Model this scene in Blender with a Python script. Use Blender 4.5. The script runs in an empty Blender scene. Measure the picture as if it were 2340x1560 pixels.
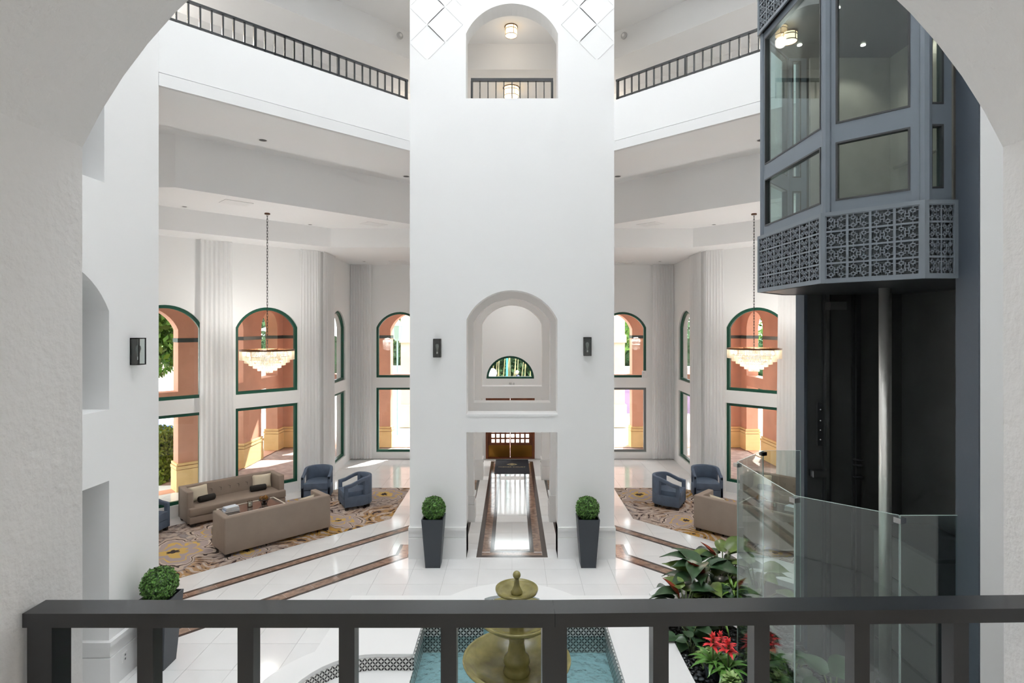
import bpy, bmesh, math, random
import numpy as np
from mathutils import Vector, Matrix
from mathutils.geometry import tessellate_polygon

SC = bpy.context.scene
COL = SC.collection
PI = math.pi
random.seed(7)

# ------------------------------------------------------------------ camera
F_PX = 1280.0
EYE = 4.4
cam_d = bpy.data.cameras.new('camera')
cam = bpy.data.objects.new('camera', cam_d)
COL.objects.link(cam)
cam.location = (0, 0, EYE)
cam.rotation_euler = (math.radians(90), 0, 0)
cam_d.sensor_width = 36.0
cam_d.lens = 36.0 * F_PX / 2340.0
cam_d.shift_y = -32.0 / 2340.0
cam_d.clip_start = 0.05
cam_d.clip_end = 300
SC.camera = cam

# ------------------------------------------------------------------ world, sun, exposure
W = bpy.data.worlds.new('world')
SC.world = W
W.use_nodes = True
wn = W.node_tree
bg = wn.nodes['Background']
bg.inputs[0].default_value = (0.93, 0.968, 1.0, 1)
bg.inputs[1].default_value = 6.0
sun_d = bpy.data.lights.new('sun', 'SUN')
sun_d.energy = 12.0
sun_d.angle = math.radians(1.0)
sun_d.color = (1.0, 0.97, 0.92)
sun = bpy.data.objects.new('sun', sun_d)
COL.objects.link(sun)
sdir = Vector((-0.42, -0.75, -1.05)).normalized()
sun.rotation_euler = sdir.to_track_quat('-Z', 'Y').to_euler()
sun.location = (5, 10, 30)
SC.view_settings.view_transform = 'Standard'
SC.view_settings.look = 'None'
SC.view_settings.gamma = 1.0
SC.view_settings.use_curve_mapping = False
SC.view_settings.exposure = 0.32
SC.cycles.max_bounces = 8
SC.cycles.diffuse_bounces = 6
SC.cycles.use_light_tree = False
SC.cycles.glossy_bounces = 3
SC.cycles.transmission_bounces = 4
SC.cycles.use_adaptive_sampling = True
SC.cycles.adaptive_threshold = 0.03
SC.cycles.transparent_max_bounces = 24
SC.cycles.caustics_reflective = False
SC.cycles.caustics_refractive = False
SC.cycles.sample_clamp_indirect = 6.0
SC.cycles.use_denoising = True

# ------------------------------------------------------------------ materials
MATS = {}


def srgb(r, g, b):
    def f(c):
        c /= 255.0
        return c / 12.92 if c <= 0.04045 else ((c + 0.055) / 1.055) ** 2.4
    return (f(r), f(g), f(b), 1)


def nodes_of(m):
    nt = m.node_tree
    return nt, nt.nodes['Principled BSDF']


def mat(name, col, rough=0.6, metal=0.0, bump=0.0, bscale=60.0, vary=0.0, vscale=4.0, spec=0.5, emis=None, estr=0.0, island=0.0):
    if name in MATS:
        return MATS[name]
    m = bpy.data.materials.new(name)
    m.use_nodes = True
    nt, p = nodes_of(m)
    p.inputs['Base Color'].default_value = col
    p.inputs['Roughness'].default_value = rough
    p.inputs['Metallic'].default_value = metal
    p.inputs['Specular IOR Level'].default_value = spec
    tc = nt.nodes.new('ShaderNodeTexCoord')
    if vary > 0 or island > 0:
        src = None
        if vary > 0:
            n = nt.nodes.new('ShaderNodeTexNoise')
            n.inputs['Scale'].default_value = vscale
            n.inputs['Detail'].default_value = 4
            nt.links.new(tc.outputs['Object'], n.inputs['Vector'])
            mr = nt.nodes.new('ShaderNodeMapRange')
            mr.inputs[1].default_value = 0.3
            mr.inputs[2].default_value = 0.7
            mr.inputs[3].default_value = 1 - vary
            mr.inputs[4].default_value = 1 + vary
            nt.links.new(n.outputs['Fac'], mr.inputs[0])
            src = mr.outputs[0]
        if island > 0:
            g = nt.nodes.new('ShaderNodeNewGeometry')
            mr2 = nt.nodes.new('ShaderNodeMapRange')
            mr2.inputs[3].default_value = 1 - island
            mr2.inputs[4].default_value = 1 + island
            nt.links.new(g.outputs['Random Per Island'], mr2.inputs[0])
            if src:
                mm = nt.nodes.new('ShaderNodeMath')
                mm.operation = 'MULTIPLY'
                nt.links.new(src, mm.inputs[0])
                nt.links.new(mr2.outputs[0], mm.inputs[1])
                src = mm.outputs[0]
            else:
                src = mr2.outputs[0]
        vm = nt.nodes.new('ShaderNodeVectorMath')
        vm.operation = 'SCALE'
        vm.inputs[0].default_value = col[:3]
        nt.links.new(src, vm.inputs['Scale'])
        nt.links.new(vm.outputs[0], p.inputs['Base Color'])
    if bump > 0:
        n2 = nt.nodes.new('ShaderNodeTexNoise')
        n2.inputs['Scale'].default_value = bscale
        n2.inputs['Detail'].default_value = 5
        nt.links.new(tc.outputs['Object'], n2.inputs['Vector'])
        b = nt.nodes.new('ShaderNodeBump')
        b.inputs['Strength'].default_value = bump
        b.inputs['Distance'].default_value = 0.01
        nt.links.new(n2.outputs['Fac'], b.inputs['Height'])
        nt.links.new(b.outputs[0], p.inputs['Normal'])
    if emis:
        p.inputs['Emission Color'].default_value = emis
        p.inputs['Emission Strength'].default_value = estr
    MATS[name] = m
    return m


def glass_mat(name, tint, f0=0.04, gain=0.9, rough=0.0):
    if name in MATS:
        return MATS[name]
    m = bpy.data.materials.new(name)
    m.use_nodes = True
    nt = m.node_tree
    nt.nodes.clear()
    out = nt.nodes.new('ShaderNodeOutputMaterial')
    tr = nt.nodes.new('ShaderNodeBsdfTransparent')
    tr.inputs[0].default_value = tint
    gl = nt.nodes.new('ShaderNodeBsdfGlossy')
    gl.inputs['Roughness'].default_value = rough
    lw = nt.nodes.new('ShaderNodeLayerWeight')
    lw.inputs[0].default_value = 0.5
    pw = nt.nodes.new('ShaderNodeMath')
    pw.operation = 'POWER'
    pw.inputs[1].default_value = 4.5
    nt.links.new(lw.outputs['Facing'], pw.inputs[0])
    ml = nt.nodes.new('ShaderNodeMath')
    ml.operation = 'MULTIPLY_ADD'
    ml.inputs[1].default_value = gain
    ml.inputs[2].default_value = f0
    nt.links.new(pw.outputs[0], ml.inputs[0])
    mx = nt.nodes.new('ShaderNodeMixShader')
    nt.links.new(ml.outputs[0], mx.inputs[0])
    nt.links.new(tr.outputs[0], mx.inputs[1])
    nt.links.new(gl.outputs[0], mx.inputs[2])
    nt.links.new(mx.outputs[0], out.inputs[0])
    MATS[name] = m
    return m


def translucent_mat(name, col, tfac=0.4):
    m = bpy.data.materials.new(name)
    m.use_nodes = True
    nt = m.node_tree
    nt.nodes.clear()
    out = nt.nodes.new('ShaderNodeOutputMaterial')
    d = nt.nodes.new('ShaderNodeBsdfDiffuse')
    d.inputs[0].default_value = col
    t = nt.nodes.new('ShaderNodeBsdfTranslucent')
    t.inputs[0].default_value = col
    mx = nt.nodes.new('ShaderNodeMixShader')
    mx.inputs[0].default_value = tfac
    nt.links.new(d.outputs[0], mx.inputs[1])
    nt.links.new(t.outputs[0], mx.inputs[2])
    nt.links.new(mx.outputs[0], out.inputs[0])
    MATS[name] = m
    return m


M_WHITE = mat('white_paint', (0.90, 0.90, 0.895, 1), 0.75)
M_ROUGHPLASTER = mat('hand_trowelled_plaster', (0.89, 0.89, 0.89, 1), 0.8, bump=0.4, bscale=48)
M_CEIL = mat('ceiling_paint', (0.90, 0.90, 0.90, 1), 0.85)
M_TRIM = mat('white_trim', (0.86, 0.86, 0.855, 1), 0.5)
M_TILE = mat('polished_white_tile', (0.85, 0.85, 0.845, 1), 0.10, vary=0.03, vscale=1.5, spec=0.5)
M_GROUT = mat('grey_grout', (0.5, 0.5, 0.49, 1), 0.9)
M_COPING = mat('white_coping_stone', (0.82, 0.82, 0.815, 1), 0.45)
M_DARKSTONE = mat('dark_brown_stone', srgb(70, 60, 55), 0.12, vary=0.1, vscale=8)
M_BROWNSTONE = mat('brown_veined_marble', srgb(150, 124, 108), 0.10, vary=0.35, vscale=9)
M_BLACK = mat('black_powder_coat', srgb(33, 33, 32), 0.42, spec=0.4)
M_RAIL = mat('dark_rail_paint', srgb(17, 21, 26), 0.25, spec=0.8)
M_BLUEGREY = mat('blue_grey_steel', srgb(114, 123, 133), 0.38, metal=0.15)
M_BLUEPAINT = mat('slate_blue_paint', srgb(72, 80, 90), 0.5, bump=0.1, bscale=30)
M_SHAFT = mat('shaft_black', srgb(80, 81, 81), 0.35, vary=0.15, vscale=2)
M_STEEL = mat('polished_steel', (0.9, 0.88, 0.84, 1), 0.36, metal=0.8)
M_CHROME = mat('brushed_chrome', (0.7, 0.7, 0.7, 1), 0.25, metal=1.0)
M_GREEN = mat('dark_green_frame', srgb(6, 76, 58), 0.4)
M_GREYFRAME = mat('grey_frame', srgb(125, 128, 128), 0.5)
M_GLASS = glass_mat('window_glass', (0.96, 0.98, 0.97, 1), 0.02, 0.7)
M_SCREEN = glass_mat('green_tinted_glass', (0.90, 0.955, 0.94, 1), 0.085, 0.85)
M_CABGLASS = glass_mat('elevator_glass', (0.82, 0.90, 0.89, 1), 0.05, 0.85)
M_EDGE = mat('glass_edge', srgb(190, 208, 203), 0.2)
M_TAUPE = mat('taupe_upholstery', srgb(143, 128, 116), 0.75, bump=0.12, bscale=250, vary=0.04, vscale=6)
M_BLUE = mat('slate_blue_velvet', srgb(86, 100, 120), 0.7, bump=0.1, bscale=200, vary=0.1, vscale=7)
M_LEG = mat('dark_wood_leg', srgb(35, 28, 25), 0.45)
M_CREAM = mat('cream_pillow_fabric', srgb(214, 202, 180), 0.9, bump=0.15, bscale=120)
M_BOLSTER = mat('black_bolster_fabric', srgb(38, 35, 32), 0.85, bump=0.1, bscale=160)
M_POT = mat('charcoal_pot', srgb(52, 58, 66), 0.4)
M_SOIL = mat('dark_soil', srgb(30, 24, 18), 0.95)
M_BOX = mat('boxwood_leaf', srgb(86, 128, 56), 0.5, island=0.8)
M_PEBBLE = mat('black_pebble', srgb(38, 41, 44), 0.3, island=0.4)
M_FOUNT = mat('olive_glazed_stone', srgb(132, 124, 76), 0.07, vary=0.3, vscale=6)
M_POOL = mat('aqua_pool_tile', srgb(172, 200, 205), 0.3, vary=0.1, vscale=20)
M_WOOD = mat('mahogany_door', srgb(118, 62, 32), 0.4, vary=0.25, vscale=3)
M_BRASS = mat('brass_kick_plate', srgb(150, 105, 45), 0.3, metal=0.9)
M_BRASSDK = mat('antique_brass', srgb(90, 60, 40), 0.35, metal=0.9)
M_GOLD = mat('gold_print', srgb(205, 185, 130), 0.6)
M_MAT = mat('charcoal_door_mat', srgb(38, 38, 46), 0.95, bump=0.2, bscale=300)
M_TERRA = mat('terracotta_stucco', srgb(206, 156, 132), 0.9, bump=0.4, bscale=14, vary=0.1, vscale=1.3)
M_YELLOW = mat('yellow_stucco_base', srgb(232, 202, 146), 0.9, bump=0.2, bscale=14, vary=0.05)
M_BANDTILE = mat('dark_green_band_tile', srgb(42, 58, 56), 0.3)
M_PINK = mat('pale_pink_stucco', srgb(236, 206, 192), 0.9, vary=0.04)
M_CREAMST = mat('cream_stucco', srgb(246, 228, 196), 0.9)
M_LANTERN = mat('pale_turquoise', srgb(150, 205, 205), 0.5)
M_LILAC = mat('lilac_wall', srgb(150, 130, 165), 0.9)
M_PAVE = mat('outdoor_pavers', srgb(178, 158, 152), 0.85, vary=0.22, vscale=5)
M_ROAD = mat('pale_road', srgb(205, 200, 196), 0.9, vary=0.05)
M_LEAFA = mat('bright_tree_leaf', srgb(96, 140, 56), 0.6, island=0.5)
M_LEAFB = mat('dark_tree_leaf', srgb(52, 86, 48), 0.6, island=0.5)
M_HEDGE = mat('hedge_leaf', srgb(112, 138, 48), 0.6, island=0.5)
M_BARK = mat('grey_bark', srgb(120, 105, 92), 0.9, vary=0.2)
M_BAMBOO = mat('bamboo_stem', srgb(190, 180, 130), 0.7)
M_CARBLUE = mat('blue_car_paint', srgb(28, 62, 150), 0.25)
M_TIRE = mat('tyre_rubber', srgb(25, 25, 26), 0.8)
M_WHITEGLOSS = mat('white_gloss', (0.85, 0.85, 0.85, 1), 0.3)
M_CABGREEN = mat('green_cabinet', srgb(120, 205, 110), 0.5)
M_TURQ = mat('turquoise_post', srgb(70, 190, 185), 0.5)
M_SUIT = mat('navy_suit', srgb(60, 66, 90), 0.8)
M_SKIN = mat('skin_tone', srgb(205, 165, 140), 0.6)
M_CABPANEL = mat('grey_wood_panel', srgb(150, 145, 138), 0.45, vary=0.12, vscale=3)
M_CABDARK = mat('cab_dark_metal', srgb(62, 64, 66), 0.35, metal=0.2)
M_FACE = mat('lattice_backing', srgb(84, 92, 97), 0.5)
M_LATT = mat('lattice_grey', srgb(120, 128, 136), 0.42, metal=0.1)
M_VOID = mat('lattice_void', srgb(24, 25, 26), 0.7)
M_LAMPGLOW = mat('lamp_shade_glow', srgb(255, 235, 200), 0.6, emis=srgb(255, 222, 170), estr=2.2)
M_SPOTGLOW = mat('spot_lens_glow', srgb(255, 250, 235), 0.4, emis=srgb(255, 246, 225), estr=14.0)
M_BULBGLOW = mat('chandelier_bulb_glow', srgb(255, 240, 210), 0.4, emis=srgb(255, 220, 165), estr=9.0)
M_DOWNL = mat('downlight_dark', srgb(70, 70, 70), 0.5)
M_CRYSTAL = translucent_mat('crystal_prism', (0.95, 0.90, 0.80, 1), 0.6)
M_CURTAIN = translucent_mat('sheer_white_curtain', (0.97, 0.97, 0.97, 1), 0.38)
M_MILKY = translucent_mat('milky_skylight_glass', (0.92, 0.92, 0.92, 1), 0.85)
M_BOOKW = mat('pale_book_cover', srgb(205, 212, 222), 0.5)
M_BOOKB = mat('blue_grey_book_cover', srgb(130, 150, 178), 0.5)
M_PAPER = mat('paper_pages', srgb(232, 226, 214), 0.8)
M_TABLE = mat('smoked_table_top', srgb(88, 78, 72), 0.1)
M_TABLEFR = mat('pale_table_frame', srgb(214, 206, 194), 0.35)
M_WAX = mat('candle_wax', srgb(240, 235, 222), 0.6)
M_CLEAR = glass_mat('clear_holder_glass', (0.93, 0.95, 0.94, 1), 0.05, 0.8)
M_PHILO = mat('glossy_dark_leaf', srgb(56, 82, 54), 0.28, vary=0.35, vscale=9)
M_PHILO2 = mat('yellow_green_leaf', srgb(98, 118, 58), 0.3, vary=0.35, vscale=9)
M_RED = mat('bronze_red_leaf', srgb(160, 66, 44), 0.35, vary=0.2)
M_STRAP = mat('lime_strap_leaf', srgb(118, 158, 62), 0.35, vary=0.25, vscale=12)
M_BROMG = mat('bromeliad_leaf', srgb(88, 138, 58), 0.28, vary=0.15, vscale=8)
M_BROMR = mat('bromeliad_bract', srgb(232, 62, 66), 0.4, vary=0.15, vscale=14)
M_VARIEG = mat('variegated_leaf', srgb(150, 178, 112), 0.5, vary=0.4, vscale=30)
M_STEM = mat('plant_stem', srgb(86, 100, 58), 0.5)


def water_mat():
    m = bpy.data.materials.new('pool_water')
    m.use_nodes = True
    nt = m.node_tree
    nt.nodes.clear()
    out = nt.nodes.new('ShaderNodeOutputMaterial')
    tr = nt.nodes.new('ShaderNodeBsdfTransparent')
    tr.inputs[0].default_value = (0.85, 0.93, 0.935, 1)
    gl = nt.nodes.new('ShaderNodeBsdfGlossy')
    gl.inputs['Roughness'].default_value = 0.03
    tc = nt.nodes.new('ShaderNodeTexCoord')
    n = nt.nodes.new('ShaderNodeTexNoise')
    n.inputs['Scale'].default_value = 9
    n.inputs['Detail'].default_value = 3
    nt.links.new(tc.outputs['Object'], n.inputs['Vector'])
    b = nt.nodes.new('ShaderNodeBump')
    b.inputs['Strength'].default_value = 0.9
    b.inputs['Distance'].default_value = 0.05
    nt.links.new(n.outputs['Fac'], b.inputs['Height'])
    nt.links.new(b.outputs[0], gl.inputs['Normal'])
    lw = nt.nodes.new('ShaderNodeLayerWeight')
    lw.inputs[0].default_value = 0.5
    nt.links.new(b.outputs[0], lw.inputs['Normal'])
    pw = nt.nodes.new('ShaderNodeMath')
    pw.operation = 'POWER'
    pw.inputs[1].default_value = 4
    nt.links.new(lw.outputs['Facing'], pw.inputs[0])
    ml = nt.nodes.new('ShaderNodeMath')
    ml.operation = 'MULTIPLY_ADD'
    ml.inputs[1].default_value = 0.9
    ml.inputs[2].default_value = 0.04
    nt.links.new(pw.outputs[0], ml.inputs[0])
    mx = nt.nodes.new('ShaderNodeMixShader')
    nt.links.new(ml.outputs[0], mx.inputs[0])
    nt.links.new(tr.outputs[0], mx.inputs[1])
    nt.links.new(gl.outputs[0], mx.inputs[2])
    nt.links.new(mx.outputs[0], out.inputs[0])
    return m


M_WATER = water_mat()


def petal_mat():
    """white tile printed with interlaced black petals (object x / z axes)"""
    m = bpy.data.materials.new('petal_print_tile')
    m.use_nodes = True
    nt, p = nodes_of(m)
    p.inputs['Roughness'].default_value = 0.3
    tc = nt.nodes.new('ShaderNodeTexCoord')
    sx = nt.nodes.new('ShaderNodeSeparateXYZ')
    nt.links.new(tc.outputs['UV'], sx.inputs[0])

    def M(op, a, b=None):
        n = nt.nodes.new('ShaderNodeMath')
        n.operation = op
        for i, v in enumerate((a, b)):
            if v is None:
                continue
            if isinstance(v, (int, float)):
                n.inputs[i].default_value = v
            else:
                nt.links.new(v, n.inputs[i])
        return n.outputs[0]
    s = 0.0535
    u = M('DIVIDE', sx.outputs[0], s)
    v = M('DIVIDE', sx.outputs[1], s)
    a = M('FRACT', M('MULTIPLY', M('ADD', u, v), 0.70711))
    b = M('FRACT', M('MULTIPLY', M('ADD', M('SUBTRACT', u, v), 100.0), 0.70711))
    tot = None
    for cx in (0, 1):
        for cy in (0, 1):
            dx = M('SUBTRACT', a, float(cx))
            dy = M('SUBTRACT', b, float(cy))
            d2 = M('ADD', M('MULTIPLY', dx, dx), M('MULTIPLY', dy, dy))
            ins = M('LESS_THAN', d2, 0.47)
            tot = ins if tot is None else M('ADD', tot, ins)
    fac = M('GREATER_THAN', tot, 1.5)
    mx = nt.nodes.new('ShaderNodeMix')
    mx.data_type = 'RGBA'
    nt.links.new(fac, mx.inputs[0])
    mx.inputs[6].default_value = (0.68, 0.68, 0.66, 1)
    mx.inputs[7].default_value = (0.012, 0.012, 0.012, 1)
    nt.links.new(mx.outputs[2], p.inputs['Base Color'])
    return m


M_PETAL = petal_mat()


def rug_mat():
    m = bpy.data.materials.new('swirl_pattern_carpet')
    m.use_nodes = True
    nt, p = nodes_of(m)
    p.inputs['Roughness'].default_value = 0.95
    p.inputs['Specular IOR Level'].default_value = 0.1
    tc = nt.nodes.new('ShaderNodeTexCoord')
    mp = nt.nodes.new('ShaderNodeMapping')
    mp.inputs['Rotation'].default_value = (0, 0, math.radians(45))
    nt.links.new(tc.outputs['Object'], mp.inputs[0])
    # domain warp
    n0 = nt.nodes.new('ShaderNodeTexNoise')
    n0.inputs['Scale'].default_value = 1.1
    n0.inputs['Detail'].default_value = 2
    nt.links.new(mp.outputs[0], n0.inputs['Vector'])
    warp = nt.nodes.new('ShaderNodeVectorMath')
    warp.operation = 'MULTIPLY_ADD'
    warp.inputs[1].default_value = (0.9, 0.9, 0)
    nt.links.new(n0.outputs['Color'], warp.inputs[0])
    nt.links.new(mp.outputs[0], warp.inputs[2])
    # ground colours
    n1 = nt.nodes.new('ShaderNodeTexNoise')
    n1.inputs['Scale'].default_value = 0.75
    n1.inputs['Detail'].default_value = 3
    nt.links.new(mp.outputs[0], n1.inputs['Vector'])
    cr = nt.nodes.new('ShaderNodeValToRGB')
    e = cr.color_ramp.elements
    e[0].position = 0.33
    e[0].color = srgb(158, 150, 150)
    e[1].position = 0.66
    e[1].color = srgb(190, 148, 78)
    x = e.new(0.45)
    x.color = srgb(176, 158, 146)
    x = e.new(0.55)
    x.color = srgb(172, 140, 112)
    nt.links.new(n1.outputs['Fac'], cr.inputs[0])
    # flower rings
    vo = nt.nodes.new('ShaderNodeTexVoronoi')
    vo.inputs['Scale'].default_value = 0.85
    nt.links.new(warp.outputs[0], vo.inputs['Vector'])
    sn = nt.nodes.new('ShaderNodeMath')
    sn.operation = 'MULTIPLY'
    sn.inputs[1].default_value = 58.0
    nt.links.new(vo.outputs['Distance'], sn.inputs[0])
    si = nt.nodes.new('ShaderNodeMath')
    si.operation = 'SINE'
    nt.links.new(sn.outputs[0], si.inputs[0])
    n2 = nt.nodes.new('ShaderNodeTexNoise')
    n2.inputs['Scale'].default_value = 5.0
    n2.inputs['Detail'].default_value = 2
    nt.links.new(mp.outputs[0], n2.inputs['Vector'])
    ad = nt.nodes.new('ShaderNodeMath')
    ad.operation = 'MULTIPLY_ADD'
    ad.inputs[1].default_value = 3.4
    nt.links.new(n2.outputs['Fac'], ad.inputs[0])
    nt.links.new(si.outputs[0], ad.inputs[2])
    dk = nt.nodes.new('ShaderNodeMapRange')
    dk.inputs[1].default_value = 2.62
    dk.inputs[2].default_value = 2.74
    nt.links.new(ad.outputs[0], dk.inputs[0])
    lt = nt.nodes.new('ShaderNodeMapRange')
    lt.inputs[1].default_value = 1.25
    lt.inputs[2].default_value = 1.0
    nt.links.new(ad.outputs[0], lt.inputs[0])
    m1 = nt.nodes.new('ShaderNodeMix')
    m1.data_type = 'RGBA'
    nt.links.new(lt.outputs[0], m1.inputs[0])
    nt.links.new(cr.outputs[0], m1.inputs[6])
    m1.inputs[7].default_value = srgb(196, 180, 168)
    m2 = nt.nodes.new('ShaderNodeMix')
    m2.data_type = 'RGBA'
    nt.links.new(dk.outputs[0], m2.inputs[0])
    nt.links.new(m1.outputs[2], m2.inputs[6])
    m2.inputs[7].default_value = srgb(70, 58, 56)
    # fine mottling
    n3 = nt.nodes.new('ShaderNodeTexNoise')
    n3.inputs['Scale'].default_value = 11
    n3.inputs['Detail'].default_value = 2
    nt.links.new(warp.outputs[0], n3.inputs['Vector'])
    mr = nt.nodes.new('ShaderNodeMapRange')
    mr.inputs[1].default_value = 0.56
    mr.inputs[2].default_value = 0.60
    mr.inputs[4].default_value = 0.45
    nt.links.new(n3.outputs['Fac'], mr.inputs[0])
    m3 = nt.nodes.new('ShaderNodeMix')
    m3.data_type = 'RGBA'
    nt.links.new(mr.outputs[0], m3.inputs[0])
    nt.links.new(m2.outputs[2], m3.inputs[6])
    m3.inputs[7].default_value = srgb(110, 88, 84)
    # flower medallions, mirrored for the two rugs
    def MN(op, a, b=None):
        n = nt.nodes.new('ShaderNodeMath')
        n.operation = op
        for i, v in enumerate((a, b)):
            if v is None:
                continue
            if isinstance(v, (int, float)):
                n.inputs[i].default_value = v
            else:
                nt.links.new(v, n.inputs[i])
        return n.outputs[0]
    nw_ = nt.nodes.new('ShaderNodeTexNoise')
    nw_.inputs['Scale'].default_value = 2.2
    nt.links.new(tc.outputs['Object'], nw_.inputs['Vector'])
    sep = nt.nodes.new('ShaderNodeSeparateXYZ')
    nt.links.new(tc.outputs['Object'], sep.inputs[0])
    wob = MN('MULTIPLY', MN('SUBTRACT', nw_.outputs['Fac'], 0.5), 0.5)
    ax = MN('ADD', MN('ABSOLUTE', sep.outputs[0]), wob)
    ay = MN('ADD', sep.outputs[1], wob)
    last = m3.outputs[2]
    for (cx_, cy_, R_, ph_) in ((6.62, 10.95, 0.95, 0.3), (3.95, 12.75, 0.62, 0.0), (3.35, 14.75, 0.75, 0.8), (5.3, 14.3, 0.8, 0.2), (6.3, 12.1, 0.7, 0.5), (5.2, 11.0, 0.5, 0.1)):
        dx_ = MN('SUBTRACT', ax, cx_)
        dy_ = MN('SUBTRACT', ay, cy_)
        r_ = MN('SQRT', MN('ADD', MN('MULTIPLY', dx_, dx_), MN('MULTIPLY', dy_, dy_)))
        th_ = MN('ARCTAN2', dy_, dx_)
        pet = MN('ABSOLUTE', MN('COSINE', MN('ADD', MN('MULTIPLY', th_, 3.0), ph_)))
        rad = MN('MULTIPLY', MN('ADD', MN('MULTIPLY', pet, 0.34), 0.66), R_)
        t_ = MN('DIVIDE', r_, rad)
        rp_ = nt.nodes.new('ShaderNodeValToRGB')
        rp_.color_ramp.interpolation = 'CONSTANT'
        el = rp_.color_ramp.elements
        el[0].position = 0.0
        el[0].color = srgb(70, 60, 58)
        el[1].position = 0.13
        el[1].color = srgb(206, 172, 104)
        for (ps, cl) in ((0.30, srgb(172, 158, 156)), (0.50, srgb(208, 174, 106)), (0.56, srgb(176, 160, 156)), (0.74, srgb(206, 190, 176)), (0.80, srgb(78, 66, 62)), (0.85, srgb(196, 178, 164)), (0.94, srgb(150, 138, 134))):
            e_ = el.new(ps)
            e_.color = cl
        nt.links.new(t_, rp_.inputs[0])
        mk_ = nt.nodes.new('ShaderNodeMix')
        mk_.data_type = 'RGBA'
        nt.links.new(MN('LESS_THAN', t_, 1.0), mk_.inputs[0])
        nt.links.new(last, mk_.inputs[6])
        nt.links.new(rp_.outputs[0], mk_.inputs[7])
        last = mk_.outputs[2]
    nt.links.new(last, p.inputs['Base Color'])
    return m


M_RUG = rug_mat()

# ------------------------------------------------------------------ geometry helpers


def tag(o, label=None, cat=None, group=None, kind=None):
    if label:
        o['label'] = label
    if cat:
        o['category'] = cat
    if group:
        o['group'] = group
    if kind:
        o['kind'] = kind
    return o


def empty(name, loc=(0, 0, 0), rz=0.0, parent=None):
    o = bpy.data.objects.new(name, None)
    COL.objects.link(o)
    o.location = loc
    o.rotation_euler = (0, 0, rz)
    o.empty_display_size = 0.1
    if parent:
        o.parent = parent
    return o


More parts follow.
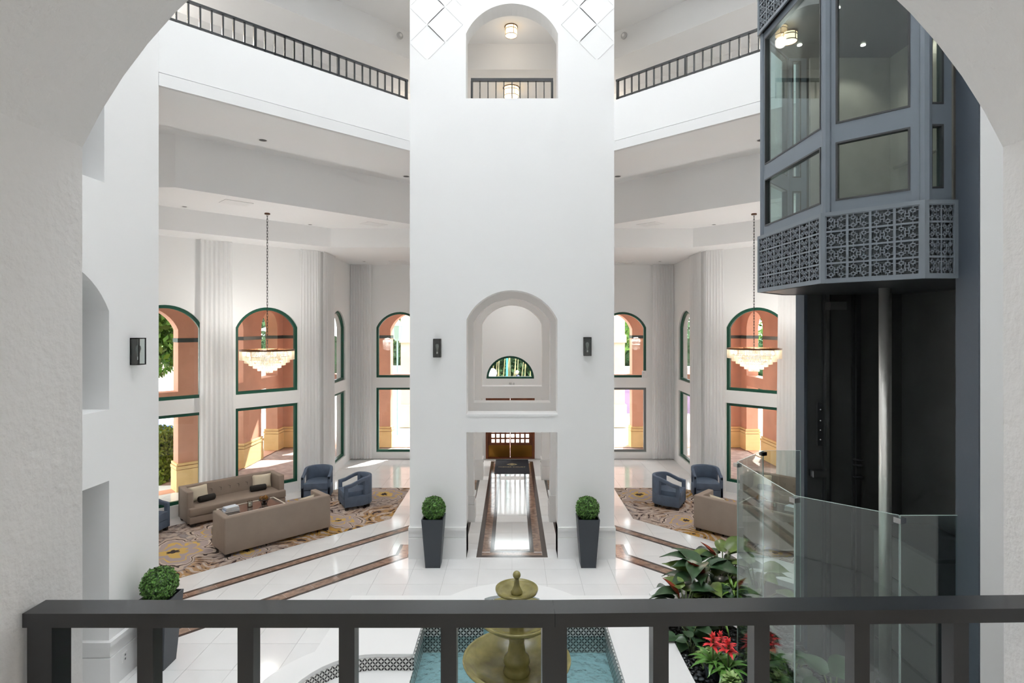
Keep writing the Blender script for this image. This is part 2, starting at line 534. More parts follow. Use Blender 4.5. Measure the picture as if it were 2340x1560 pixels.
class MB:
    def __init__(s):
        s.v = []
        s.f = []

    def add(s, verts, faces):
        n = len(s.v)
        s.v += [tuple(p) for p in verts]
        s.f += [tuple(i + n for i in f) for f in faces]
        return s

    def box(s, x0, y0, z0, x1, y1, z1, M=None):
        vs = [(x, y, z) for z in (z0, z1) for (x, y) in ((x0, y0), (x1, y0), (x1, y1), (x0, y1))]
        if M is not None:
            vs = [tuple(M @ Vector(p)) for p in vs]
        return s.add(vs, [(3, 2, 1, 0), (4, 5, 6, 7), (0, 1, 5, 4), (1, 2, 6, 5), (2, 3, 7, 6), (3, 0, 4, 7)])

    def bar(s, a, b, w, h, up=(0, 0, 1)):
        """box beam from a to b, w across, h along up"""
        a = Vector(a)
        b = Vector(b)
        d = (b - a).normalized()
        u = Vector(up)
        r = d.cross(u)
        if r.length < 1e-6:
            u = Vector((0, 1, 0))
            r = d.cross(u)
        r.normalize()
        u = r.cross(d)
        vs = []
        for p in (a, b):
            for (i, j) in ((-1, -1), (1, -1), (1, 1), (-1, 1)):
                vs.append(p + r * (w / 2 * i) + u * (h / 2 * j))
        return s.add(vs, [(0, 1, 2, 3), (7, 6, 5, 4), (0, 4, 5, 1), (1, 5, 6, 2), (2, 6, 7, 3), (3, 7, 4, 0)])

    def ext(s, loops, w0, w1, fn=None):
        """extrude 2-D loops (first outer, others holes) from w0 to w1; fn maps (u,v,w) to xyz"""
        if fn is None:
            fn = lambda u, v, w: (u, v, w)
        tl = [[Vector((p[0], p[1], 0)) for p in L] for L in loops]
        tris = tessellate_polygon(tl)
        flat = [p for L in loops for p in L]
        n = len(flat)
        vs = [fn(p[0], p[1], w0) for p in flat] + [fn(p[0], p[1], w1) for p in flat]
        fs = [tuple(reversed(t)) for t in tris] + [tuple(i + n for i in t) for t in tris]
        k = 0
        for L in loops:
            m = len(L)
            for i in range(m):
                j = (i + 1) % m
                fs.append((k + i, k + j, n + k + j, n + k + i))
            k += m
        return s.add(vs, fs)

    def lathe(s, prof, c=(0, 0, 0), n=32, cap=True):
        vs = []
        for (r, z) in prof:
            for i in range(n):
                a = 2 * PI * i / n
                vs.append((c[0] + r * math.cos(a), c[1] + r * math.sin(a), c[2] + z))
        fs = []
        for k in range(len(prof) - 1):
            for i in range(n):
                j = (i + 1) % n
                fs.append((k * n + i, k * n + j, (k + 1) * n + j, (k + 1) * n + i))
        if cap:
            fs.append(tuple(reversed(range(n))))
            m = (len(prof) - 1) * n
            fs.append(tuple(range(m, m + n)))
        return s.add(vs, fs)

    def tube(s, pts, r, n=8, rads=None):
        pts = [Vector(p) for p in pts]
        vs = []
        prev = None
        for i, p in enumerate(pts):
            d = (pts[min(i + 1, len(pts) - 1)] - pts[max(i - 1, 0)]).normalized()
            if prev is None:
                a = d.cross(Vector((0, 0, 1)))
                if a.length < 1e-4:
                    a = d.cross(Vector((1, 0, 0)))
            else:
                a = prev - d * prev.dot(d)
            a.normalize()
            prev = a
            b = d.cross(a)
            rr = rads[i] if rads else r
            for k in range(n):
                t = 2 * PI * k / n
                vs.append(p + a * (rr * math.cos(t)) + b * (rr * math.sin(t)))
        fs = []
        for i in range(len(pts) - 1):
            for k in range(n):
                j = (k + 1) % n
                fs.append((i * n + k, i * n + j, (i + 1) * n + j, (i + 1) * n + k))
        fs.append(tuple(reversed(range(n))))
        m = (len(pts) - 1) * n
        fs.append(tuple(range(m, m + n)))
        return s.add(vs, fs)

    def sphere(s, c, r, nu=16, nv=10, sz=1.0):
        prof = []
        for i in range(nv + 1):
            t = -PI / 2 + PI * i / nv
            prof.append((max(1e-4, r * math.cos(t)), r * sz * math.sin(t)))
        return s.lathe(prof, c, nu, cap=False)

    def mesh(s, name, m, smooth=False, bevel=0.0, seg=3, recalc=True, uvfn=None):
        me = bpy.data.meshes.new(name)
        me.from_pydata(s.v, [], s.f)
        if recalc and len(s.f) < 8000 or bevel > 0:
            bm = bmesh.new()
            bm.from_mesh(me)
            if bevel > 0:
                bmesh.ops.remove_doubles(bm, verts=bm.verts, dist=1e-5)
            bmesh.ops.recalc_face_normals(bm, faces=bm.faces)
            if bevel > 0:
                ed = [e for e in bm.edges if len(e.link_faces) == 2 and e.calc_face_angle(0) > 0.5]
                bmesh.ops.bevel(bm, geom=ed, offset=bevel, segments=seg, profile=0.5, affect='EDGES', clamp_overlap=True)
            bm.to_mesh(me)
            bm.free()
        if uvfn:
            uv = me.uv_layers.new(name='uv')
            for l in me.loops:
                uv.data[l.index].uv = uvfn(me.vertices[l.vertex_index].co)
        if smooth:
            me.polygons.foreach_set('use_smooth', [True] * len(me.polygons))
        me.materials.append(m)
        return me

    def build(s, name, m, parent=None, loc=None, rz=None, **k):
        return link(name, s.mesh(name, m, **k), parent, loc, rz)


def link(name, me, parent=None, loc=None, rz=None):
    o = bpy.data.objects.new(name, me)
    COL.objects.link(o)
    if parent:
        o.parent = parent
    if loc is not None:
        o.location = loc
    if rz is not None:
        o.rotation_euler = (0, 0, rz)
    return o


def copy_tree(o, parent=None):
    c = o.copy()
    COL.objects.link(c)
    c.parent = parent
    for ch in list(o.children):
        copy_tree(ch, c)
    return c


def struct(o):
    o['kind'] = 'structure'
    return o


def arch_pts(u0, u1, zb, zs, za, n=18):
    """loop for a segmental arched opening, bottom zb, springing zs, apex za"""
    h = (u1 - u0) / 2
    c = (u0 + u1) / 2
    r = za - zs
    R = (h * h + r * r) / (2 * r)
    z0 = za - R
    a0 = math.atan2(zs - z0, h)
    pts = [(u0, zb), (u1, zb)]
    for i in range(n + 1):
        a = a0 + (PI - 2 * a0) * i / n
        pts.append((c + R * math.cos(a), z0 + R * math.sin(a)))
    return pts


def rect_pts(u0, u1, z0, z1):
    return [(u0, z0), (u1, z0), (u1, z1), (u0, z1)]


def plane_fn(p0, p1, flip=1):
    """u along p0->p1, v = z, w = horizontal normal (to the left of p0->p1 times flip)"""
    d = Vector((p1[0] - p0[0], p1[1] - p0[1]))
    d.normalize()
    n = Vector((-d.y, d.x)) * flip
    return lambda u, v, w: (p0[0] + d.x * u + n.x * w, p0[1] + d.y * u + n.y * w, v)


def shrink(loop, t):
    """inset a convex-ish loop by t"""
    n = len(loop)
    out = []
    area = sum(loop[i][0] * loop[(i + 1) % n][1] - loop[(i + 1) % n][0] * loop[i][1] for i in range(n))
    sg = 1 if area > 0 else -1
    for i in range(n):
        p0 = Vector(loop[i - 1])
        p1 = Vector(loop[i])
        p2 = Vector(loop[(i + 1) % n])
        d1 = (p1 - p0).normalized()
        d2 = (p2 - p1).normalized()
        n1 = Vector((-d1.y, d1.x)) * sg
        n2 = Vector((-d2.y, d2.x)) * sg
        b = n1 + n2
        b = b / max(0.3, b.length_squared) * 2
        q = p1 + b * t
        out.append((q.x, q.y))
    return out


# ------------------------------------------------------------------ STRUCTURE: floor
TW = 1.95            # half width of tower wall
TY = 10.69           # tower face
LX = 4.92            # side wall distance
DY = 7.80            # where the side wall meets the diagonal bay
FY = 18.80           # far facade
CY = 5.93
TOPZ = 18.0


def mx(s, p):
    return (s * p[0], p[1])


fl = MB()
fl.ext([[(-13, -4), (13, -4), (13, 10.2), (12, 10.2), (5.3, 15.6), (5.4, 18.95), (-5.4, 18.95), (-5.3, 15.6), (-12, 10.2), (-13, 10.2)]], -0.25, -0.006)
floor = struct(fl.build('floor', M_GROUT))
T = 0.6
tile_me = MB().box(-T / 2 + 0.002, -T / 2 + 0.002, -0.005, T / 2 - 0.002, T / 2 - 0.002, 0.0).mesh('tile', M_TILE)
cands = []
for i in range(-18, 18):
    for j in range(5, 32):
        x = (i + 0.5) * T
        y = (j + 0.5) * T
        if y > FY - 0.2 or (abs(x) > 5.0 and abs(x) + 20.3 < y) or (abs(x) > 5.1 and y > 15.6):
            continue
        if abs(x) < 2.0 and 3.6 < y < 8.1:
            continue
        if x > 2.0 and 3.0 < y < 8.4 and x < 4:
            continue
        px = 1170 + x / y * F_PX
        py = 748 + EYE / y * F_PX
        vis = 340 < px < 2000 and py < 1600
        if 936 < px < 1402 and py < 1260 and not (1075 < px < 1265):
            vis = False
        cands.append((0 if vis else 1, y, x))
cands.sort()
rest = MB()
for k, (nv, y, x) in enumerate(cands):
    if k < 300:
        link('tile', tile_me, floor, (x, y, 0))
    else:
        rest.box(x - T / 2 + 0.002, y - T / 2 + 0.002, -0.005, x + T / 2 - 0.002, y + T / 2 - 0.002, 0)
o = rest.build('far_tiles', M_TILE, floor)
o['kind'] = 'stuff'


def flat_strip(mb, a, b, off0, off1, z0=-0.003, z1=0.0015, m0=0.0, m1=0.0):
    """strip between two parallels of segment a-b, offsets to the left; m0/m1 mitre slopes"""
    a = Vector(a)
    b = Vector(b)
    d = (b - a).normalized()
    n = Vector((-d.y, d.x))
    pts = [a + n * off0 + d * (m0 * off0), b + n * off0 + d * (m1 * off0), b + n * off1 + d * (m1 * off1), a + n * off1 + d * (m0 * off1)]
    mb.ext([[(p.x, p.y) for p in pts]], z0, z1)


def inlay(label, segs, dark=0.06, total=0.28, brown_len=0.45):
    root = empty('stone_band', (0, 0, 0), parent=floor)
    root['label'] = label
    for (a, b, m0, m1) in segs:
        for (o0, o1) in ((0, dark), (total - dark, total)):
            mb = MB()
            flat_strip(mb, a, b, o0, o1, m0=m0, m1=m1)
            mb.build('dark_border', M_DARKSTONE, root)
        va = Vector(a)
        vb = Vector(b)
        L = (vb - va).length
        d = (vb - va) / L
        n = max(1, int(round(L / brown_len)))
        for i in range(n):
            p = va + d * (L * i / n)
            q = va + d * (L * (i + 1) / n - 0.003)
            mb = MB()
            flat_strip(mb, (p.x, p.y), (q.x, q.y), dark, total - dark, z1=0.0012,
                       m0=m0 if i == 0 else 0, m1=m1 if i == n - 1 else 0)
            mb.build('marble_piece', M_BROWNSTONE, root)
    return root


t225 = math.tan(math.radians(22.5))
for s, side in ((-1, 'left'), (1, 'right')):
    # outer band, runs 45 degrees through the lounge
    def P(x, y):
        return (s * x, y)
    a = P(5.9, 8.48)
    b = P(1.75, 12.63)
    if s < 0:
        segs = [(a, b, 0, 0)]
    else:
        segs = [(b, a, 0, 0)]
    inlay('brown and dark stone band along the sofas of the %s lounge' % side, segs, total=0.26)
    # inner band with a turn beside the tower
    if s < 0:
        A, B, Cc, D = P(4.95, 7.75), P(1.96, 10.74), P(1.96, 11.36), P(1.5, 11.36)
        segs = [(A, B, 0, -t225), (B, Cc, t225, -1), ]
        segs[1] = (B, Cc, t225, 0)
    else:
        A, B, Cc = P(4.95, 7.75), P(1.96, 10.74), P(1.96, 11.36)
        segs = [(B, A, t225, 0), (Cc, B, 0, -t225)]
    # shift so that the strip starts on the tower side
    inlay('brown and dark stone band turning the corner at the tower, %s side' % side, segs, total=0.30)

# corridor runner: nested stone frames
root = empty('stone_band', parent=floor)
root['label'] = 'long nested stone frame running under the tower to the wooden door'


def frame_ring(x, y0, y1, t):
    return [[(-x, y0), (x, y0), (x, y1), (-x, y1)], [(-x + t, y0 + t), (x - t, y0 + t), (x - t, y1 - t), (-x + t, y1 - t)]]


MB().ext(frame_ring(0.685, 10.72, 18.4, 0.10), -0.003, 0.0015).build('dark_border', M_DARKSTONE, root)
MB().ext(frame_ring(0.43, 10.96, 18.14, 0.08), -0.003, 0.0015).build('dark_border', M_DARKSTONE, root)
y = 10.98
while y < 18.1:
    for sx in (-1, 1):
        x0, x1 = sorted((sx * 0.585, sx * 0.43))
        MB().box(x0, y, -0.003, x1, y + 0.55, 0.0012).build('marble_piece', M_BROWNSTONE, root)
    y += 0.554
for i in range(3):
    x0 = -0.585 + i * 0.39
    MB().box(x0, 10.82, -0.003, x0 + 0.386, 10.96, 0.0012).build('marble_piece', M_BROWNSTONE, root)
for sx in (-1, 1):
    x0, x1 = sorted((sx * 0.93, sx * 1.0))
    MB().box(x0, 11.15, -0.003, x1, 18.5, 0.0014).build('dark_border', M_DARKSTONE, root)
    x0, x1 = sorted((sx * 1.0, sx * 1.25))
    MB().box(x0, 11.15, -0.003, x1, 18.5, 0.0012).build('marble_piece', M_BROWNSTONE, root)

# ------------------------------------------------------------------ STRUCTURE: walls
# tower wall
tower = MB()
fnT = lambda u, v, w: (u, w, v)
tower.ext([rect_pts(-TW, TW, 0, TOPZ),
           rect_pts(-0.87, 0.87, 0.001, 2.4),
           arch_pts(-0.87, 0.87, 2.74, 4.55, 5.11, 22),
           arch_pts(-0.88, 0.88, 8.77, 10.0, 10.58, 22)], TY, TY + 0.42, fnT)
wall_tower = struct(tower.build('wall_tower', M_WHITE))
# sill that juts under the middle arch
sm = MB().box(-0.88, TY - 0.012, 2.70, 0.88, TY + 0.43, 2.745)
struct(sm.build('trim_1', M_TRIM))
# raised diamond lattice lines high on the tower
lat = empty('trim_2')
struct(lat)


def diamond_line(x, z, dx, dz):
    MB().bar((x, TY - 0.002, z), (x + dx, TY - 0.002, z + dz), 0.012, 0.010, up=(0, 1, 0)).build('relief_line', M_TRIM, lat)


for s in (-1, 1):
    q = 0.34
    for (cx, cz) in ((1.62, 9.84), (1.62, 10.52), (1.28, 10.18), (1.28, 10.86), (0.94, 10.86), (1.62, 11.2), (0.6, 10.98)):
        for (dx, dz) in ((q, q), (q, -q), (-q, q), (-q, -q)):
            if dz > 0:
                x0, z0 = s * (cx + dx), cz
                x1, z1 = s * cx, cz + q
            else:
                x0, z0 = s * (cx + dx), cz
                x1, z1 = s * cx, cz - q
            if abs(x0) > 1.93 or abs(x1) > 1.93:
                t = (1.93 - abs(x1)) / max(1e-6, abs(x0) - abs(x1))
                x0 = x1 + (x0 - x1) * t
                z0 = z1 + (z0 - z1) * t
            # keep clear of the arch opening
            if min(abs(x0), abs(x1)) < 0.92 and min(z0, z1) < 10.62:
                continue
            diamond_line(x0, z0, (x1 - x0) * 0.93, (z1 - z0) * 0.93)

# inner portal walls of the corridor (second and third)
for k, (yy, hw) in enumerate(((12.68, 1.30), (16.18, 1.30))):
    w = MB()
    w.ext([rect_pts(-hw, hw, 0, 7.0), rect_pts(-0.87, 0.87, 0.001, 2.36),
           arch_pts(-0.87, 0.87, 2.70, 4.50, 5.05, 22)], yy, yy + 0.40, fnT)
    struct(w.build('wall_portal', M_WHITE))

# side wall, left (x = -LX) with three openings stacked
fnL = lambda u, v, w: (-LX - w, u, v)
wl = MB()
wl.ext([rect_pts(4.05, DY, 0, TOPZ), rect_pts(4.98, 6.84, 0.001, 2.53),
        arch_pts(4.98, 6.84, 3.40, 4.60, 5.165, 20), arch_pts(4.98, 6.76, 6.15, 7.3, 7.75, 20)], 0, 0.42, fnL)
struct(wl.build('wall_left', M_WHITE))
# right side wall stands behind the elevator shaft
wr = MB().box(5.02, 4.05, 0, 5.4, DY, TOPZ)
struct(wr.build('wall_right', M_WHITE))
# near diagonal walls (outside the picture)
for s in (-1, 1):
    w = MB()
    w.ext([rect_pts(0, 4.13, 0, TOPZ), rect_pts(1.2, 3.0, 0.001, 2.5)], 0, 0.3, plane_fn(mx(s, (LX, 4.05)), mx(s, (TW, 1.2)), s))
    struct(w.build('wall_near_diagonal', M_WHITE))
# near wall with the arch we look through
JL, JR = -0.92, 1.055
cx, cz, R = 0.0656, 4.317, 1.092
loop = [(JL, 2.80), (JR, 2.80)]
a0 = math.asin((4.786 - cz) / R)
for i in range(29):
    a = a0 + (PI - 2 * a0) * i / 28
    loop.append((cx + R * math.cos(a), cz + R * math.sin(a)))
nw = MB()
nw.ext([rect_pts(-2.1, 2.1, 0, TOPZ), loop], 0.80, 1.20, fnT)
struct(nw.build('wall_near', M_ROUGHPLASTER))
# balcony behind the arch
struct(MB().box(-4.5, -2.6, 2.6, 4.5, 0.80, 2.8).build('floor_balcony', M_TILE))
struct(MB().box(-4.5, -2.6, 5.9, 4.5, 0.80, 6.1).build('ceiling_balcony', M_CEIL))
struct(MB().box(-4.5, -2.8, 2.6, 4.5, -2.6, 6.1).build('wall_balcony_back', M_WHITE))
for s in (-1, 1):
    a, b = sorted((s * 4.5, s * 4.7))
    struct(MB().box(a, -2.8, 2.6, b, 0.85, 6.1).build('wall_balcony_side', M_WHITE))

# bays: fascia, parapet and upper wall, on the front diagonals
for s, side in ((-1, 'left'), (1, 'right')):
    p0, p1 = mx(s, (LX, DY)), mx(s, (TW, TY))
    L = math.hypot(p0[0] - p1[0], p0[1] - p1[1])
    fn = plane_fn(p0, p1, 1 if s < 0 else -1)
    b = MB()
    b.ext([rect_pts(-0.3, L, 7.96, 8.10)], 0, 0.86, fn)
    b.ext([rect_pts(-0.3, L, 8.10, 8.73)], 0, 0.25, fn)
    b.ext([rect_pts(-0.3, L, 7.77, 7.96)], 0.028, 0.86, fn)
    struct(b.build('wall_%s_fascia' % side, M_WHITE))
    b = MB()
    b.ext([rect_pts(0, L, 7.77, 7.945)], -0.012, 0.04, fn)
    struct(b.build('trim_3', M_TRIM))
    b = MB()
    b.ext([rect_pts(-0.3, L, 11.03, TOPZ)], 0, 0.3, fn)
    struct(b.build('wall_%s_upper' % side, M_WHITE))

# fourth floor gallery: slab, ceilings, beam, back wall
BIG = [(-13, -4), (13, -4), (13, 19.3), (-13, 19.3)]
OCT = [(-TW, TY), (TW, TY), (LX, DY), (LX, 4.05), (TW, 1.2), (-TW, 1.2), (-LX, 4.05), (-LX, DY)]
OCTS = [(-TW, TY + .4), (TW, TY + .4), (LX + .2, DY + .2), (LX + .3, 4.0), (TW, 0.82), (-TW, 0.82), (-LX - .3, 4.0), (-LX - .2, DY + .2)]
BEAM = [(-1.8, 13.1), (1.8, 13.1), (6.9, 8.0), (6.9, 3.9), (1.8, -1.2), (-1.8, -1.2), (-6.9, 3.9), (-6.9, 8.0)]
BEAM2 = [(p[0] * 1.03, 5.93 + (p[1] - 5.93) * 1.03) for p in BEAM]
BACK = [(-1.9, 15.2), (1.9, 15.2), (8.2, 8.9), (8.2, 3.2), (1.9, -3.2), (-1.9, -3.2), (-8.2, 3.2), (-8.2, 8.9)]
BACK2 = [(p[0] * 1.03, 5.93 + (p[1] - 5.93) * 1.03) for p in BACK]
slab = MB()
slab.ext([BIG, OCTS], 8.0, 8.1)
struct(slab.build('floor_gallery', M_CEIL))
c = MB()
c.ext([BIG, OCTS], 11.03, 11.25)
struct(c.build('ceiling_gallery', M_CEIL))
c = MB()
c.ext([BEAM2, BEAM], 10.43, 11.03)
struct(c.build('trim_4', M_WHITE))
c = MB()
c.ext([BACK2, BEAM2], 10.43, 10.5)
struct(c.build('ceiling_gallery_back', M_CEIL))
c = MB()
c.ext([BACK2, BACK], 8.1, 11.03)
struct(c.build('wall_gallery_back', M_WHITE))
# outer shell behind the side rooms
sh = MB()
sh.ext([[(-13, -4), (13, -4), (13, 10.1), (10.7, 10.1), (10.7, 9.9), (12.8, 9.9), (12.8, -3.8), (-12.8, -3.8), (-12.8, 9.9), (-10.7, 9.9), (-10.7, 10.1), (-13, 10.1)]], 0, 11.03)
struct(sh.build('wall_outer', M_WHITE))
# skylight bars over the court
sky = empty('window_skylight')
struct(sky)
for i in range(-4, 5):
    MB().box(i * 1.22 - 0.05, 1.0, TOPZ + .02, i * 1.22 + 0.05, 10.9, TOPZ + .2).build('glazing_bar', M_TRIM, sky)

for i in range(-4, 4):
    for j in range(4):
        MB().box(i * 1.22 + 0.05, 1.0 + j * 2.475, TOPZ + .08, i * 1.22 + 1.17, 1.0 + j * 2.475 + 2.44, TOPZ + .10).build('milky_pane', M_MILKY, sky)

# lounge ceilings
c = MB()
c.ext([[(-12.5, 10.4), (-6.25, 10.4), (-2.3, 14.35), (2.3, 14.35), (6.25, 10.4), (12.5, 10.4), (12.5, 19.2), (-12.5, 19.2)]], 7.0, 8.0)
struct(c.build('ceiling', M_CEIL))
c = MB()
c.ext([[(-12.5, 10.4), (-9.05, 10.4), (-4.75, 14.7), (4.75, 14.7), (9.05, 10.4), (12.5, 10.4), (12.5, 19.2), (-12.5, 19.2)]], 6.5, 7.0)
struct(c.build('ceiling_soffit', M_CEIL))

# facade walls with window openings
WIN_N = [0]


def window(fn, loop, label_mat=M_GREEN, t=0.075, w0=0.05, w1=0.13, mid=None):
    WIN_N[0] += 1
    r = empty('window_%d' % WIN_N[0])
    struct(r)
    inner = shrink(loop, t)
    MB().ext([loop, inner], w0, w1, fn).build('frame', label_mat, r)
    MB().ext([inner], w0 + 0.03, w0 + 0.042, fn).build('pane', M_GLASS, r)
    return r


for s, side in ((-1, 'left'), (1, 'right')):
    flip = 1 if s < 0 else -1
    # diagonal facade, outward normal
    p0, p1 = mx(s, (10.9, 9.9)), mx(s, (5.3, 15.5))
    fn = plane_fn(p0, p1, flip)
    L = 7.92
    k = math.sqrt(2)
    holes = []
    for (ya, yb) in ((10.65, 11.77), (12.29, 13.41), (13.93, 15.05)):
        u0, u1 = (ya - 9.9) * k, (yb - 9.9) * k
        holes.append(arch_pts(u0, u1, 2.72, 4.40, 4.92, 20))
        holes.append(rect_pts(u0, u1, 0.27, 2.38))
    w = MB()
    w.ext([rect_pts(0, L, 0, 8.0)] + holes, 0, 0.28, fn)
    struct(w.build('wall_%s_facade' % side, M_WHITE))
    for h in holes:
        window(fn, h)
    # return wall
    p0, p1 = mx(s, (5.3, 15.5)), mx(s, (5.4, FY))
    fn = plane_fn(p0, p1, flip)
    holes = [arch_pts(1.0, 2.58, 2.72, 4.40, 4.92, 20), rect_pts(1.0, 2.58, 0.27, 2.38)]
    w = MB()
    w.ext([rect_pts(0, 3.3, 0, 8.0)] + holes, 0, 0.28, fn)
    struct(w.build('wall_%s_return' % side, M_WHITE))
    for h in holes:
        window(fn, h)
    # closing wall hidden behind the side wall
    fn = plane_fn(mx(s, (5.5, 7.9)), mx(s, (10.9, 9.9)), flip)
    w = MB()
    w.ext([rect_pts(0, 5.9, 0, 8.0)], -0.3, 0, fn)
    struct(w.build('wall_%s_end' % side, M_WHITE))
# far frontal facade
fnF = lambda u, v, w: (u, FY + w, v)
ha = [arch_pts(-4.56, -2.98, 2.72, 4.40, 4.92, 20), arch_pts(2.93, 4.51, 2.72, 4.40, 4.92, 20)]
hr = [rect_pts(-4.56, -2.98, 0.22, 2.38), rect_pts(2.93, 4.51, 0.22, 2.38)]
door_h = rect_pts(-0.88, 0.76, 0.001, 2.30)
lun = [(-0.86, 2.68), (0.74, 2.68)] + [(-0.06 + 0.8 * math.cos(PI * i / 24), 2.68 + 0.765 * math.sin(PI * i / 24)) for i in range(1, 24)]
w = MB()
w.ext([rect_pts(-5.45, 5.45, 0, 8.0)] + ha + hr + [door_h, lun], 0, 0.28, fnF)
struct(w.build('wall_far', M_WHITE))
window(fnF, ha[0])
window(fnF, ha[1])
window(fnF, hr[0])
window(fnF, hr[1], M_GREYFRAME)
window(fnF, lun, t=0.07)

# base mouldings on the tower and left pier
bb = MB()
for s in (-1, 1):
    a, b = sorted((s * 0.87, s * TW))
    for (z0, z1, pr) in ((0, 0.40, 0.045), (0.405, 0.54, 0.03), (0.54, 0.60, 0.055)):
        bb.box(a - (0.02 if s < 0 else 0), TY - pr, z0, b + (0.02 if s > 0 else 0), TY + 0.42, z1)
struct(bb.build('baseboard_tower', M_TRIM))
bb = MB()
for (z0, z1, pr) in ((0, 0.38, 0.045), (0.385, 0.52, 0.03), (0.52, 0.58, 0.055)):
    bb.box(-LX - 0.42, 6.84 - pr, z0, -LX + pr, DY + pr, z1)
struct(bb.build('baseboard_left', M_TRIM))
bb = MB()
for yy in (12.68, 16.18):
    for s in (-1, 1):
        a, b = sorted((s * 0.87, s * 1.30))
        for (z0, z1, pr) in ((0, 0.40, 0.03), (0.405, 0.54, 0.02), (0.54, 0.60, 0.035)):
            bb.box(a - pr, yy - pr, z0, b + pr, yy + 0.40 + pr, z1)
struct(bb.build('baseboard_portal', M_TRIM))

# door at the end of the corridor
dr = empty('door_1', (-0.06, FY, 0))
struct(dr)
f = MB()
f.ext([rect_pts(-0.82, 0.82, 0, 2.30), rect_pts(-0.75, 0.75, 0.02, 2.23)], -0.02, 0.16, lambda u, v, w: (u, w, v))
f.build('frame', M_WOOD, dr)
cw = 0.165
holes = []
panes = MB()
for r_ in range(8):
    for c_ in range(8):
        u0 = -0.66 + c_ * cw + 0.028
        z0 = 0.50 + r_ * 0.17 + 0.026
        holes.append(rect_pts(u0, u0 + cw - 0.056, z0, z0 + 0.118))
for hh in (0, 1):
    u0, u1 = (-0.75, -0.003) if hh == 0 else (0.003, 0.75)
    hs = [h for h in holes if h[0][0] > u0 and h[1][0] < u1]
    lf = MB()
    lf.ext([rect_pts(u0, u1, 0.02, 2.23)] + hs, 0.05, 0.10, lambda u, v, w: (u, w, v))
    leaf = lf.build('door_leaf', M_WOOD, dr)
    MB().box(u0 + 0.02, 0.042, 0.05, u1 - 0.02, 0.05, 0.44).build('kick_plate', M_BRASS, leaf)
    MB().tube([(u1 - 0.03 if hh == 0 else u0 + 0.03, 0.02, 1.0), (u1 - 0.03 if hh == 0 else u0 + 0.03, 0.02, 1.2)], 0.012, 8).build('handle', M_BRASS, leaf)
    for h in hs:
        MB().box(h[0][0] - .002, 0.072, h[0][1] - .002, h[1][0] + .002, 0.078, h[2][1] + .002).build('pane', M_GLASS, leaf)

# house number between the door and the half-round window


def text_obj(name, body, size, m, parent, loc, rot, align='CENTER', depth=0.004, sx=1.0):
    cu = bpy.data.curves.new(name, 'FONT')
    cu.body = body
    cu.size = size
    cu.align_x = align
    cu.align_y = 'CENTER'
    cu.extrude = depth
    to = bpy.data.objects.new(name + '_tmp', cu)
    COL.objects.link(to)
    bpy.context.view_layer.update()
    me = bpy.data.meshes.new_from_object(to.evaluated_get(bpy.context.evaluated_depsgraph_get()))
    bpy.data.objects.remove(to)
    me.materials.clear()
    me.materials.append(m)
    o = link(name, me, parent, loc)
    o.rotation_euler = rot
    o.scale = (sx, 1, 1)
    return o


num = text_obj('house_number', '514', 0.13, M_CHROME, None, (-0.01, FY - 0.012, 2.50), (PI / 2, 0, 0), depth=0.008)
tag(num, 'small house number below the half-round window', 'house number')

# ------------------------------------------------------------------ OUTSIDE: arcade, ground, planting
struct(MB().ext([[(-70, 9.9), (-11, 9.9), (-11, 20), (11, 20), (11, 9.9), (70, 9.9), (70, 110), (-70, 110)]], -0.25, -0.05).build('ground_drive', M_ROAD))
struct(MB().box(-90, -60.0, -0.5, 90, 110, -0.26).build('ground_road', M_ROAD))
pv = MB()
pv.ext([[(-16, 9.0), (-10.9, 10.1), (-5.4, 15.6), (-5.5, 19.0), (5.5, 19.0), (5.4, 15.6), (10.9, 10.1), (16, 9.0), (16, 22.5), (-16, 22.5)]], -0.2, -0.02)
struct(pv.build('floor_arcade', M_PAVE))


def wall_segment(name, fn, L, holes, th, zt, mtl=M_TERRA):
    w = MB()
    w.ext([rect_pts(0, L, 0, zt)] + holes, 0, th, fn)
    r = struct(w.build(name, mtl))
    # yellow base with two cap mouldings and the tile band, broken at the openings
    cuts = sorted((h[0][0], h[1][0]) for h in holes if h[0][1] < 0.5)
    spans = []
    u = 0.0
    for (a, b) in cuts:
        if a - u > 0.05:
            spans.append((u, a))
        u = b
    if L - u > 0.05:
        spans.append((u, L))
    for (a, b) in spans:
        m = MB()
        m.ext([rect_pts(a - 0.05, b + 0.05, 0, 0.58)], -0.05, th + 0.05, fn)
        m.ext([rect_pts(a - 0.06, b + 0.06, 0.60, 0.68)], -0.06, th + 0.06, fn)
        m.ext([rect_pts(a - 0.045, b + 0.045, 0.70, 0.76)], -0.045, th + 0.045, fn)
        m.build('yellow_plinth', M_YELLOW, r)
        m = MB()
        m.ext([rect_pts(a - 0.012, b + 0.012, 4.0, 4.11)], -0.012, th + 0.012, fn)
        m.build('tile_band', M_BANDTILE, r)
    return r


def ar(u0, u1):
    return [arch_pts(u0, u1, 2.68, 4.34, 4.95, 18), rect_pts(u0, u1, 0.001, 2.32)]


